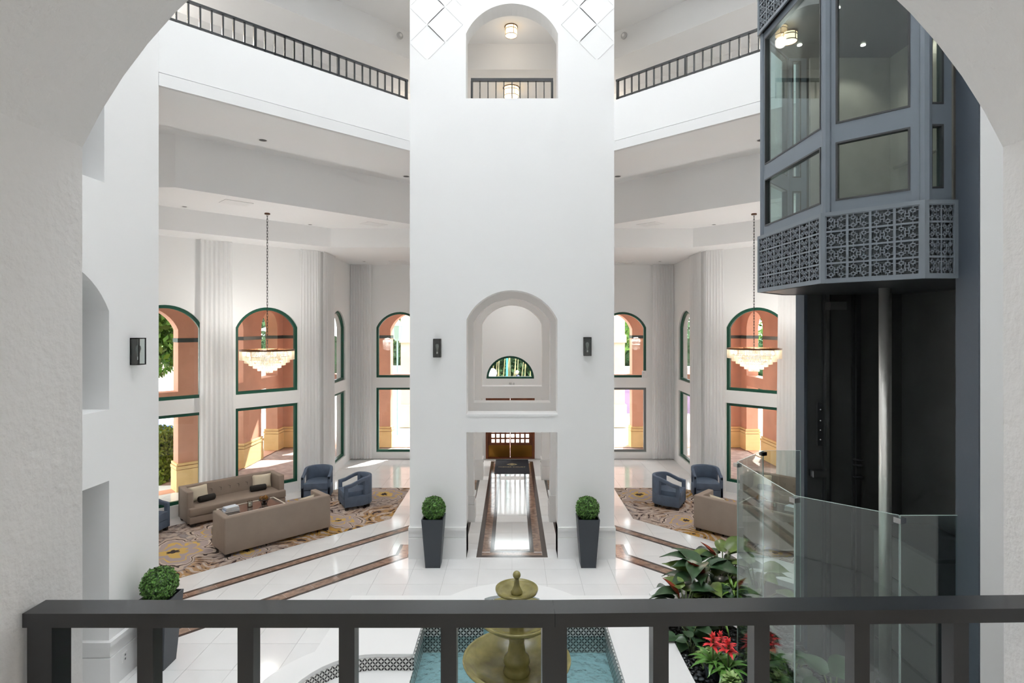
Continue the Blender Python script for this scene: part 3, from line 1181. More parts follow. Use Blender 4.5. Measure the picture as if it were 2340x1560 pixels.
for s, side in ((-1, 'left'), (1, 'right')):
    flip = 1 if s < 0 else -1
    # S: parallel to the diagonal facade, 2.2 m outside
    p0, p1 = mx(s, (12.6, 11.33)), mx(s, (8.42, 15.51))
    fn = plane_fn(p0, p1, flip)
    L = 5.91
    wall_segment('wall_arcade_%s_diagonal' % side, fn, L, ar(0.7, 2.3) + ar(3.45, 5.18), 0.45, 6.2)
    # Q: runs back
    p0, p1 = mx(s, (8.42, 15.51)), mx(s, (8.42, 20.6))
    fn = plane_fn(p0, p1, flip)
    wall_segment('wall_arcade_%s_side' % side, fn, 5.09, ar(0.6, 2.05) + ar(3.3, 4.6), 0.42, 6.2)
    # arcade roof
    rf = MB()
    rf.ext([[mx(s, q) for q in ((13.2, 11.5), (11.05, 10.05), (5.45, 15.62), (5.56, 19.0), (0, 19.0), (0, 21.4), (9.0, 21.4), (9.0, 15.8))]], 5.7, 6.0)
    struct(rf.build('ceiling_arcade_%s' % side, M_TERRA))
fnR = lambda u, v, w: (-8.42 + u, 20.6 + w, v)
hl = []
for (a, b) in ((-7.3, -5.9), (-4.47, -2.75), (2.75, 4.42), (5.9, 7.3)):
    hl += ar(a + 8.42, b + 8.42)
hl += [arch_pts(-1.5 + 8.42, 1.5 + 8.42, 0.001, 4.0, 5.2, 18)]
wall_segment('wall_arcade_far', fnR, 16.84, hl, 0.45, 6.2)

# outlying columns of the drive
for k, (x, y) in enumerate(((-4.55, 25.2), (4.62, 25.2), (-9.5, 26.5), (9.5, 26.5))):
    r = empty('drive_column', (x, y, -0.02))
    MB().box(-0.38, -0.38, 0, 0.38, 0.38, 6.4).build('shaft', M_PINK, r)
    MB().box(-0.45, -0.45, 0, 0.45, 0.45, 1.0).build('plinth', M_CREAMST, r)
    MB().box(-0.44, -0.44, 3.75, 0.44, 0.44, 4.1).build('capital', M_CREAMST, r)
    tag(r, ('pale pink square column seen through the far window left of the tower',
            'pale pink square column seen through the far window right of the tower',
            'pale pink column standing far outside on the left',
            'pale pink column standing far outside on the right')[k], 'column', 'columns along the drive')
# low pink and lilac walls across the drive
for k, (x0, x1, y, z, m, nm) in enumerate(((-9.5, -4.0, 33, 2.1, M_PINK, 'pale pink garden wall across the drive on the left'),
                                           (4.0, 12.0, 31, 2.2, M_PINK, 'pale pink garden wall across the drive on the right'),
                                           (4.6, 9.5, 29.0, 1.15, M_LILAC, 'low lilac wall in front of the right garden wall'),
                                           (-22, -12.5, 30, 3.2, M_PINK, 'pale pink building wall seen past the left arcade'))):
    r = empty('garden_wall', (0, 0, -0.05))
    MB().box(x0, y, 0, x1, y + 0.3, z).build('wall_body', m, r)
    MB().box(x0 - 0.04, y - 0.05, z, x1 + 0.04, y + 0.35, z + 0.09).build('wall_cap', M_WHITEGLOSS if k != 2 else M_LILAC, r)
    tag(r, nm, 'wall')


def leaf_cloud(n, shape, size, seed, flat=0.0):
    """n small leaf quads inside an ellipsoid list; returns verts, faces"""
    rng = np.random.default_rng(seed)
    V = []
    tot = sum(s_[3] * s_[4] * s_[5] for s_ in shape)
    for (x, y, z, rx, ry, rz) in shape:
        k = max(8, int(n * rx * ry * rz / tot))
        d = rng.normal(size=(k, 3))
        d /= np.linalg.norm(d, axis=1)[:, None]
        r = rng.uniform(0.55, 1.0, size=(k, 1)) ** 0.6
        c = d * r * np.array([rx, ry, rz]) + np.array([x, y, z])
        nrm = d * 0.7 + rng.normal(size=(k, 3)) * 0.6
        nrm /= np.linalg.norm(nrm, axis=1)[:, None]
        t = np.cross(nrm, rng.normal(size=(k, 3)))
        t /= np.linalg.norm(t, axis=1)[:, None] + 1e-9
        b = np.cross(nrm, t)
        sz = size * rng.uniform(0.7, 1.3, size=(k, 1))
        V.append(np.stack([c - t * sz, c - b * sz * 0.5, c + t * sz, c + b * sz * 0.5], axis=1).reshape(-1, 3))
    V = np.concatenate(V)
    q = len(V) // 4
    F = np.arange(q * 4).reshape(-1, 4)
    return V, F


def cloud_mesh(name, n, shape, size, seed, m):
    V, F = leaf_cloud(n, shape, size, seed)
    me = bpy.data.meshes.new(name)
    me.from_pydata(V.tolist(), [], F.tolist())
    me.materials.append(m)
    return me


def tree(x, y, h, r, m, seed, label, n=2600, size=0.16):
    rng = random.Random(seed)
    root = empty('tree', (x, y, -0.05))
    tag(root, label, 'tree', 'trees outside the windows')
    top = h - r * 0.9
    MB().tube([(0, 0, 0), (0.1, 0.05, top * 0.5), (-0.05, 0.1, top)], 0.14, 8, [0.18, 0.13, 0.10]).build('trunk', M_BARK, root, smooth=True)
    for k in range(3):
        a = k * 2.1 + seed
        MB().tube([(0, 0.05, top * 0.62), (math.cos(a) * r * 0.35, math.sin(a) * r * 0.35, top * 0.9), (math.cos(a) * r * 0.6, math.sin(a) * r * 0.6, top + r * 0.3)], 0.06, 6).build('branch', M_BARK, root, smooth=True)
    sh = []
    for k in range(7):
        a = rng.uniform(0, 6.28)
        q = rng.uniform(0.1, 0.7) * r
        sh.append((math.cos(a) * q, math.sin(a) * q, h - r * rng.uniform(0.5, 1.25), r * 0.6, r * 0.6, r * 0.45))
    o = link('foliage', cloud_mesh('foliage', n, sh, size, seed, m), root)
    o['kind'] = 'stuff'
    return root


tree(-12.1, 18.3, 6.4, 2.3, M_LEAFA, 1, 'bright green tree seen through the leftmost arched window', 4200, 0.14)
tree(-15.5, 22.5, 7.0, 2.8, M_LEAFA, 2, 'light green tree farther back behind the left hedge', 3000, 0.18)
tree(-14.0, 28.5, 8.5, 3.0, M_LEAFB, 3, 'dark tree behind the arched wall opening on the left', 2600, 0.2)
tree(-8.8, 36, 7.5, 3.2, M_LEAFB, 4, 'dark green tree behind the left drive column', 2600, 0.22)
tree(-5.3, 38, 7.8, 2.9, M_LEAFA, 5, 'tree above the pale left garden wall', 2600, 0.2)
tree(6.2, 35, 7.5, 3.0, M_LEAFA, 6, 'bright tree above the right garden wall', 3200, 0.2)
tree(9.5, 37, 8.0, 3.2, M_LEAFB, 8, 'dark tree to the right of the garden trees', 2600, 0.22)
tree(14.0, 27, 8.0, 3.0, M_LEAFA, 9, 'tree behind the arched wall opening on the right', 2600, 0.2)
tree(13.5, 19.5, 6.8, 2.4, M_LEAFB, 11, 'tree close outside the right arcade', 2600, 0.16)


def hedge(x0, y0, x1, y1, z, label, seed, m=M_HEDGE, n=5000, size=0.07):
    root = empty('hedge', ((x0 + x1) / 2, (y0 + y1) / 2, -0.05))
    tag(root, label, 'hedge')
    hx, hy = (x1 - x0) / 2, (y1 - y0) / 2
    MB().box(-hx * .94, -hy * .9, 0, hx * .94, hy * .9, z * 0.94).build('inner_twigs', M_LEAFB, root)
    rng = np.random.default_rng(seed)
    c = np.empty((n, 3))
    face = rng.integers(0, 4, n)
    a = rng.uniform(-1, 1, n)
    b = rng.uniform(0, 1, n)
    c[:, 0] = np.where(face == 0, -hx, np.where(face == 1, hx, a * hx))
    c[:, 1] = np.where(face == 2, -hy, np.where(face == 3, hy * rng.uniform(-1, 1, n), a * hy))
    c[:, 2] = np.where(face == 3, z, b * z)
    c += rng.normal(size=(n, 3)) * 0.035
    t = rng.normal(size=(n, 3))
    t /= np.linalg.norm(t, axis=1)[:, None]
    u = np.cross(t, rng.normal(size=(n, 3)))
    u /= np.linalg.norm(u, axis=1)[:, None]
    V = np.stack([c - t * size, c - u * size * .5, c + t * size, c + u * size * .5], axis=1).reshape(-1, 3)
    me = bpy.data.meshes.new('foliage')
    me.from_pydata(V.tolist(), [], np.arange(n * 4).reshape(-1, 4).tolist())
    me.materials.append(m)
    o = link('foliage', me, root)
    o['kind'] = 'stuff'


hedge(-13.6, 15.6, -9.9, 17.0, 1.45, 'clipped yellow-green hedge outside the leftmost lower window', 5)
hedge(-30, 40, 30, 42.5, 3.6, 'tall dark bamboo thicket far beyond the drive', 6, M_LEAFB, 16000, 0.28)
bam = empty('bamboo_clump', (0, 37.5, -0.05))
tag(bam, 'pale bamboo stems seen through the half-round window', 'bamboo')
rb = random.Random(3)
for k in range(26):
    x = -2.2 + k * 0.17 + rb.uniform(-.05, .05)
    lean = rb.uniform(-0.1, 0.6)
    MB().tube([(x, rb.uniform(-.4, .4), 0), (x + lean * .5, 0, 2.4), (x + lean * 1.3, 0, 5.0)], 0.022, 6).build('stem', M_BAMBOO, bam)
o = link('foliage', cloud_mesh('foliage', 5200, [(-2.5, 1.2, 3.6, 2.0, .7, 1.9), (0, 1.2, 3.8, 2.2, .7, 2.0), (2.5, 1.2, 3.6, 2.0, .7, 1.9), (-1, 1.2, 1.5, 3, .5, 1.4), (1.6, 1.2, 1.5, 3, .5, 1.4)], 0.17, 12, M_LEAFB), bam)
o['kind'] = 'stuff'

# blue car parked behind the hedge
car = empty('car', (-14.2, 20.2, -0.05), math.radians(35))
tag(car, 'blue car parked behind the hedge outside the left window', 'car')
b = MB()
b.ext([[(-2.1, 0.35), (2.1, 0.35), (2.15, 0.75), (1.25, 0.92), (0.7, 1.4), (-1.1, 1.45), (-1.75, 0.98), (-2.12, 0.85)]], -0.85, 0.85, lambda u, v, w: (u, w, v))
b.build('body', M_CARBLUE, car, bevel=0.05, smooth=True)
b = MB()
b.ext([[(1.12, 0.95), (0.66, 1.34), (-1.02, 1.38), (-1.5, 1.0)]], -0.86, 0.86, lambda u, v, w: (u, w, v))
b.build('side_glass', mat('car_glass', srgb(150, 165, 185), 0.1), car)
for (x, y) in ((-1.35, -0.78), (1.35, -0.78), (-1.35, 0.78), (1.35, 0.78)):
    MB().ext([[(0.33 * math.cos(t * PI / 10), 0.33 * math.sin(t * PI / 10)) for t in range(20)]], -0.1, 0.1, lambda u, v, w: (x + u, y + w, 0.33 + v)).build('wheel', M_TIRE, car)

# green utility cabinet
g = empty('utility_cabinet', (-12.35, 18.1, -0.05), math.radians(40))
tag(g, 'light green utility cabinet with grey side outside the left arcade', 'cabinet')
MB().box(-0.5, -0.3, 0, 0.5, 0.3, 3.0).build('body', M_CABGREEN, g)
MB().box(0.5, -0.28, 0.05, 0.62, 0.28, 2.95).build('side_panel', M_GREYFRAME, g)
MB().box(-0.52, -0.33, 3.0, 0.64, 0.33, 3.07).build('lid', M_WHITEGLOSS, g)
MB().ext([[(0.07 * math.cos(t * PI / 8), 0.07 * math.sin(t * PI / 8)) for t in range(16)]], -0.012, 0, lambda u, v, w: (u, -0.3 + w, 1.9 + v)).build('lock', M_GREYFRAME, g)

# street furniture and rider seen through the half-round window
pst = empty('street_post', (-0.27, 30.0, -0.05))
tag(pst, 'turquoise street post behind the half-round window', 'post')
MB().tube([(0, 0, 0), (0, 0, 5.2)], 0.05, 10).build('pole', M_TURQ, pst)
MB().lathe([(0.12, 0), (0.12, 0.25), (0.06, 0.4)], (0, 0, 0), 12).build('foot', M_TURQ, pst)
sg = empty('round_sign', (-1.02, 29.0, -0.05))
tag(sg, 'white round sign at the left edge of the half-round window', 'sign')
MB().ext([[(0.24 * math.cos(t * PI / 16), 0.24 * math.sin(t * PI / 16)) for t in range(32)]], 0, 0.03, lambda u, v, w: (u, w, 2.1 + v)).build('disc', M_WHITEGLOSS, sg)
MB().tube([(0, 0.05, 0), (0, 0.05, 2.0)], 0.03, 8).build('pole', M_TURQ, sg)
lt = empty('street_lantern', (-4.75, 23.2, -0.05))
tag(lt, 'turquoise lantern on a post outside the far left window', 'lantern')
MB().tube([(0, 0, 0), (0, 0, 3.9)], 0.03, 8).build('pole', M_LANTERN, lt)
MB().lathe([(0.07, 3.9), (0.17, 4.0), (0.22, 4.5), (0.24, 4.52), (0.05, 4.8)], (0, 0, 0), 6).build('lamp_head', M_LANTERN, lt)

bike = empty('motorcycle', (0.15, 33.5, -0.05))
tag(bike, 'white motorcycle under the rider beyond the half-round window', 'motorcycle')
for x in (-0.68, 0.66):
    vs = MB()
    n = 20
    pts = [(x + 0.27 * math.cos(2 * PI * i / n), 0, 0.31 + 0.27 * math.sin(2 * PI * i / n)) for i in range(n + 1)]
    vs.tube(pts, 0.045, 8)
    vs.build('wheel', M_TIRE, bike, smooth=True)
bb = MB()
bb.ext([[(-0.45, 0.45), (0.5, 0.42), (0.75, 0.85), (0.1, 0.80), (-0.15, 1.0), (-0.5, 1.0), (-0.62, 0.75)]], -0.13, 0.13, lambda u, v, w: (u, w, v))
bb.build('body', M_WHITEGLOSS, bike, bevel=0.04, smooth=True)
MB().tube([(-0.45, 0, 1.0), (-0.55, 0, 1.2), (-0.70, 0, 1.36)], 0.1, 10, [0.16, 0.17, 0.06]).build('fairing', M_WHITEGLOSS, bike, smooth=True)
MB().tube([(-0.68, 0, 0.31), (-0.48, 0, 1.05)], 0.04, 8).build('fork', M_CHROME, bike)
MB().tube([(-0.42, -0.32, 1.12), (-0.45, 0, 1.08), (-0.42, 0.32, 1.12)], 0.018, 8).build('handlebar', M_TIRE, bike)


def skinned(name, pts, edges, rads, m, parent, sub=2, root=0):
    me = bpy.data.meshes.new(name)
    me.from_pydata(pts, edges, [])
    me.materials.append(m)
    o = link(name, me, parent)
    md = o.modifiers.new('skin', 'SKIN')
    md.use_smooth_shade = True
    for i, v in enumerate(me.skin_vertices[0].data):
        v.radius = (rads[i], rads[i])
        v.use_root = (i == root)
    s2 = o.modifiers.new('sub', 'SUBSURF')
    s2.levels = sub
    s2.render_levels = sub
    return o


pr = empty('person', (0.38, 33.5, 0.0))
tag(pr, 'person in a dark suit riding the motorcycle, hands on the bars', 'person')
pts = [(0, 0, 0.92), (0.03, 0, 1.12), (0.0, 0, 1.32), (-0.03, 0, 1.47), (-0.06, 0, 1.56), (-0.09, 0, 1.70),
       (0, -0.19, 1.42), (-0.22, -0.25, 1.22), (-0.52, -0.27, 1.16), (0, 0.19, 1.42), (-0.22, 0.25, 1.22), (-0.52, 0.27, 1.16),
       (-0.05, -0.13, 0.90), (-0.42, -0.17, 0.80), (-0.22, -0.18, 0.42), (-0.34, -0.18, 0.36),
       (-0.05, 0.13, 0.90), (-0.42, 0.17, 0.80), (-0.22, 0.18, 0.42), (-0.34, 0.18, 0.36)]
eds = [(0, 1), (1, 2), (2, 3), (3, 4), (4, 5), (3, 6), (6, 7), (7, 8), (3, 9), (9, 10), (10, 11), (0, 12), (12, 13), (13, 14), (14, 15), (0, 16), (16, 17), (17, 18), (18, 19)]
rd = [.15, .14, .16, .10, .055, .06, .065, .05, .04, .065, .05, .04, .1, .075, .05, .045, .1, .075, .05, .045]
skinned('body', pts, eds, rd, M_SUIT, pr)
hd = MB().sphere((-0.09, 0, 1.70), 0.105, 16, 12, 1.2)
hd.tube([(-0.19, 0, 1.69), (-0.215, 0, 1.675)], 0.018, 6)
for yy in (-0.1, 0.1):
    hd.sphere((-0.08, yy, 1.69), 0.025, 8, 6)
hd.build('head', M_SKIN, pr, smooth=True)
MB().sphere((-0.075, 0, 1.745), 0.113, 16, 10, 0.85).build('hair', mat('grey_hair', srgb(190, 182, 172), 0.7), pr, smooth=True)
for yy in (-0.27, 0.27):
    h = MB()
    h.sphere((-0.54, yy, 1.15), 0.042, 10, 8, 0.8)
    for k in range(4):
        h.tube([(-0.56, yy - 0.03 + k * 0.02, 1.165), (-0.60, yy - 0.03 + k * 0.02, 1.16), (-0.60, yy - 0.03 + k * 0.02, 1.12)], 0.009, 6)
    h.tube([(-0.53, yy, 1.13), (-0.57, yy, 1.10)], 0.01, 6)
    h.build('hand', M_SKIN, pr, smooth=True)

# ------------------------------------------------------------------ balcony railing in the foreground


def railing(label, p_list, ztop, zbot, posts, bals, rail_w, rail_h, pw, bw, mtl, group=None, bottom=True, cat='railing'):
    """p_list polyline for rail; posts / bals plan points"""
    r = empty('railing', (0, 0, 0))
    tag(r, label, cat, group)
    for i in range(len(p_list) - 1):
        a, b = p_list[i], p_list[i + 1]
        m = MB()
        m.bar((a[0], a[1], ztop - rail_h / 2), (b[0], b[1], ztop - rail_h / 2), rail_w, rail_h)
        m.build('top_rail', mtl, r)
        if bottom:
            m = MB()
            m.bar((a[0], a[1], zbot + 0.03), (b[0], b[1], zbot + 0.03), rail_w * 0.6, rail_h * 0.8)
            m.build('bottom_rail', mtl, r)
    for (x, y, rz) in posts:
        MB().box(-pw / 2, -pw / 2, zbot, pw / 2, pw / 2, ztop - rail_h).build('post', mtl, r, (x, y, 0), rz)
    for (x, y, rz) in bals:
        MB().box(-bw / 2, -bw / 2, zbot, bw / 2, bw / 2, ztop - rail_h).build('baluster', mtl, r, (x, y, 0), rz)
    return r


rz_top = 3.87
yb = 1.064
xs_b = [(313 + 349) / 2, 560.5, 792, 1025]
bx = lambda px, d: (px - 1170) / F_PX * d
posts = [(bx(90, 1.041) , yb, 0), (bx(1267.5, 1.041), yb, 0)]
bals = [(bx(p, 1.049), yb, 0) for p in xs_b]
x_k = bx(1267.5, 1.041)
ang = math.radians(1.25)
for p in (1510, 1741, 1970, 2197):
    x = bx(p, 1.049)
    x = bx(p, 1.049 + (x - x_k) * math.tan(ang))
    bals.append((x, yb + (x - x_k) * math.tan(ang), ang))
x_end = 1.045
rail = railing('black balcony railing in the foreground with two wide posts',
               [(bx(50, 1.037), yb), (x_k, yb), (x_end, yb + (x_end - x_k) * math.tan(ang))], rz_top, 2.83, posts, bals, 0.053, 0.0262, 0.046, 0.0295, M_RAIL)

# gallery railings, fourth floor
for s, side in ((-1, 'left'), (1, 'right')):
    p0 = Vector(mx(s, (LX, DY)))
    p1 = Vector(mx(s, (TW, TY)))
    d = (p1 - p0).normalized()
    L = (p1 - p0).length
    n = Vector((-d.y, d.x)) * (1 if s < 0 else -1)
    q0 = p0 + n * 0.03
    rzz = math.atan2(d.y, d.x)
    posts, bals = [], []
    u = L - 0.06
    k = 0
    while u > 0:
        pt = q0 + d * u
        (posts if k % 9 == 0 else bals).append((pt.x, pt.y, rzz))
        u -= 0.1545
        k += 1
    a = q0 + d * (L - 0.03)
    railing('dark gallery railing on the upper parapet %s of the tower' % side, [tuple(a), tuple(q0 + d * 0.02)], 9.12, 8.735, posts, bals, 0.045, 0.035, 0.042, 0.024, M_RAIL, 'gallery railings')
# railing inside the top arch of the tower
posts = [(-0.80, TY + 0.50, 0), (0.80, TY + 0.50, 0)]
bals = [(-0.80 + 0.16 * k, TY + 0.50, 0) for k in range(1, 10)]
railing('dark railing inside the top arched opening of the tower', [(-0.82, TY + 0.50), (0.82, TY + 0.50)], 9.37, 8.12, posts, bals, 0.05, 0.06, 0.045, 0.02, M_RAIL)

# ------------------------------------------------------------------ lamps


def drum_lamp(loc, label, r=0.14, h=0.16, power=25, plate=True):
    o = empty('ceiling_lamp', loc)
    tag(o, label, 'lamp', 'drum ceiling lamps')
    MB().lathe([(r * 1.1, -0.015), (r * 1.1, 0)], (0, 0, 0), 28).build('ceiling_plate', M_BRASSDK, o)
    MB().lathe([(r * .98, -h), (r, -h + 0.01), (r, -0.015), (r * .9, -0.015)], (0, 0, 0), 28).build('shade', M_LAMPGLOW, o, smooth=False)
    for z in (-h * 0.35, -h):
        MB().lathe([(r * 1.0, z - 0.006), (r * 1.03, z - 0.006), (r * 1.03, z + 0.006), (r * 1.0, z + 0.006)], (0, 0, 0), 28, cap=False).build('hoop', M_BRASSDK, o)
    for k in range(4):
        a = k * PI / 2 + 0.4
        MB().bar((r * 1.02 * math.cos(a), r * 1.02 * math.sin(a), -h), (r * 1.02 * math.cos(a), r * 1.02 * math.sin(a), 0), 0.01, 0.01).build('rib', M_BRASSDK, o)
    if power:
        ld = bpy.data.lights.new('lamp_light', 'POINT')
        ld.energy = power
        ld.color = (1.0, 0.94, 0.87)
        ld.shadow_soft_size = 0.12
        lo = bpy.data.objects.new('lamp_light', ld)
        COL.objects.link(lo)
        lo.parent = o
        lo.location = (0, 0, -h - 0.15)
    return o


drum_lamp((-0.02, 12.35, 11.03), 'small drum lamp on the ceiling above the top arch', 0.13, 0.20, 3)
drum_lamp((-0.02, 14.1, 10.43), 'larger drum lamp seen behind the railing of the top arch', 0.19, 0.22, 3)
for sx in (-1, 1):
    drum_lamp((sx * 1.6, -0.7, 5.9), 'added unseen drum lamp on the balcony ceiling behind the %s pier' % ('left' if sx < 0 else 'right'), 0.16, 0.18, 20)  # unseen lamps added behind the camera to brighten the arch jambs
    drum_lamp((sx * 2.2, 14.2, 10.43), 'added drum lamp in the gallery hidden behind the %s edge of the tower' % ('left' if sx < 0 else 'right'), 0.16, 0.2, 6)  # added out of sight to lift the gallery wall
    drum_lamp((sx * 6.95, 9.9, 10.43), 'added unseen drum lamp at the outer end of the %s gallery' % ('left' if sx < 0 else 'right'), 0.16, 0.2, 60)  # out-of-view lamps added to light the rest of the gallery
for k, (sx, sy) in enumerate(((-1, -1), (1, -1), (-1, 1), (1, 1))):  # unseen spotlights added to brighten the court floor and lower walls
    o = empty('added_court_spotlight', (sx * 0.61, CY + sy * 0.6, TOPZ))
    tag(o, 'added unseen spotlight under the skylight bars, brightening the court floor', 'spotlight', 'added court spotlights')
    MB().lathe([(0.07, -0.28), (0.12, -0.28), (0.12, 0.0), (0.05, 0.02)], (0, 0, 0), 20, cap=False).build('housing', M_TRIM, o)
    MB().lathe([(0.07, -0.262), (0.07, -0.255)], (0, 0, 0), 20).build('lens', M_SPOTGLOW, o)
    ld = bpy.data.lights.new('court_fill_spot', 'SPOT')
    ld.energy = 320
    ld.spot_size = math.radians(44)
    ld.spot_blend = 1.0
    ld.shadow_soft_size = 0.3
    lo = bpy.data.objects.new('court_fill_spot', ld)
    COL.objects.link(lo)
    lo.parent = o
    lo.location = (0, 0, -0.3)


DLP = 150


def downlight(loc, label, r=0.075, lit=False, power=0):  # power in watts
    o = empty('downlight', loc)
    tag(o, label, 'downlight', 'recessed downlights')
    MB().lathe([(r * 0.8, -0.004), (r * 1.15, -0.004), (r * 1.15, 0.0), (r * 0.8, 0.0)], (0, 0, 0), 20, cap=False).build('trim_ring', M_TRIM, o)
    MB().lathe([(r * 0.8, -0.002), (r * 0.8, 0)], (0, 0, 0), 20).build('lens', M_SPOTGLOW if lit else M_DOWNL, o)
    if power:
        ld = bpy.data.lights.new('downlight_lamp', 'SPOT')
        ld.energy = power
        ld.spot_size = math.radians(120)
        ld.spot_blend = 0.9
        ld.color = (1.0, 0.985, 0.96)
        ld.shadow_soft_size = r
        lo = bpy.data.objects.new('downlight_lamp', ld)
        COL.objects.link(lo)
        lo.parent = o
        lo.location = (0, 0, -0.02)
    return o


def ceil_vent(loc, label, rz=0.0, w=0.55, d=0.42):
    o = empty('air_vent', loc, rz)
    tag(o, label, 'air vent', 'ceiling air vents')
    MB().ext([rect_pts(-w / 2, w / 2, -d / 2, d / 2), rect_pts(-w / 2 + .06, w / 2 - .06, -d / 2 + .06, d / 2 - .06)], -0.012, 0).build('frame', M_TRIM, o)
    MB().box(-w / 2 + .05, -d / 2 + .05, -0.002, w / 2 - .05, d / 2 - .05, 0).build('dark_duct', M_DOWNL, o)
    for k in range(5):
        y = -d / 2 + 0.09 + k * (d - 0.18) / 4
        MB().bar((-w / 2 + .06, y, -0.008), (w / 2 - .06, y, -0.008), 0.028, 0.004, up=(0, 0.5, 1)).build('slat', M_TRIM, o)
    return o


downlight((0, 14.0, 8.0), 'added unseen downlight in the passage ceiling between the first two portals', 0.09, power=DLP)  # added out of view to brighten the dim passage
downlight((0, 17.6, 6.5), 'added unseen downlight in the passage ceiling just before the wooden door', 0.09, power=DLP)  # second added passage light, also unseen
for s, side in ((-1, 'left'), (1, 'right')):
    downlight((s * 4.79, 10.77, 8.0), 'dark downlight in the high ceiling above the %s lounge bulkhead' % side, 0.09)
    downlight((s * 2.52, 13.35, 8.0), 'dark downlight beside the %s edge of the tower' % side, 0.09)
    downlight((s * 7.05, 12.06, 7.0), 'downlight at the outer end of the %s lounge ceiling' % side, 0.06)
    downlight((s * 5.1, 14.15, 7.0), 'downlight between the two vents of the %s lounge ceiling' % side, 0.06)
    downlight((s * 4.7, 17.8, 6.5), 'downlight in the low soffit by the far %s window' % side, 0.06)
    ceil_vent((s * 5.75, 11.68, 7.0), 'square air vent nearest the bulkhead, %s lounge' % side, s * -PI / 4)
    ceil_vent((s * 3.48, 14.1, 7.0), 'square air vent near the tower, %s lounge' % side, s * -PI / 4)
    ceil_vent((s * 3.62, 17.9, 6.5), 'air vent in the low soffit of the %s lounge' % side, 0)
    d = empty('smoke_detector', (s * 2.47, 12.30, 10.8), s * PI / 4 * -1)
    tag(d, 'round grey detector on the gallery beam %s of the tower' % side, 'smoke detector')
    MB().lathe([(0.075, 0), (0.075, 0.03), (0.04, 0.05)], (0, 0, 0), 18).build('housing', mat('pale_grey_plastic', srgb(190, 190, 190), 0.6), d)
    d.rotation_euler = (PI / 2, 0, s * -PI / 4)
    MB().lathe([(0.035, 0.05), (0.03, 0.062)], (0, 0, 0), 14).build('cap', M_TRIM, d)


def sconce(loc, rz, label):
    o = empty('wall_sconce', loc, rz)
    tag(o, label, 'wall sconce', 'black box wall sconces')
    w, h, dp = 0.14, 0.35, 0.12
    MB().box(-w / 2, -0.012, -h / 2, w / 2, 0, h / 2).build('back_plate', M_BLACK, o)
    fr = MB()
    t = 0.012
    for x in (-w / 2, w / 2 - t):
        fr.box(x, -dp, -h / 2, x + t, -dp + t, h / 2)
    for z in (-h / 2, h / 2 - t):
        fr.box(-w / 2, -dp, z, w / 2, -dp + t, z + t)
        for x in (-w / 2, w / 2 - t):
            fr.box(x, -dp, z, x + t, 0, z + t)
    fr.box(-w / 2, -dp, h / 2 - t, w / 2, 0, h / 2)
    fr.build('frame', M_BLACK, o)
    MB().box(-w / 2 + t, -dp + .004, -h / 2 + t, w / 2 - t, -dp + .008, h / 2 - t).build('glass_front', M_CLEAR, o)
    for x in (-w / 2 + .004, w / 2 - .008):
        MB().box(x, -dp + t, -h / 2 + t, x + .004, -.012, h / 2 - t).build('glass_side', M_CLEAR, o)
    MB().lathe([(0.016, -0.07), (0.018, -0.03), (0.034, 0.035), (0.03, 0.065), (0.012, 0.082)], (0, -dp / 2, 0), 14).build('bulb', mat('bulb_glass_grey', srgb(120, 122, 120), 0.15), o, smooth=True)
    MB().lathe([(0.017, -0.11), (0.017, -0.07)], (0, -dp / 2, 0), 12).build('socket', M_CHROME, o)
    MB().bar((0, -dp / 2, -0.11), (0, -dp / 2, -h / 2), 0.01, 0.01).build('stem', M_BLACK, o)
    return o


sconce((-1.42, TY, 4.01), 0, 'black box sconce on the tower, left of the arched niche')
sconce((1.43, TY, 4.04), 0, 'black box sconce on the tower, right of the arched niche')
sconce((-LX, 7.28, 4.09), PI / 2, 'black glass sconce on the left side wall')


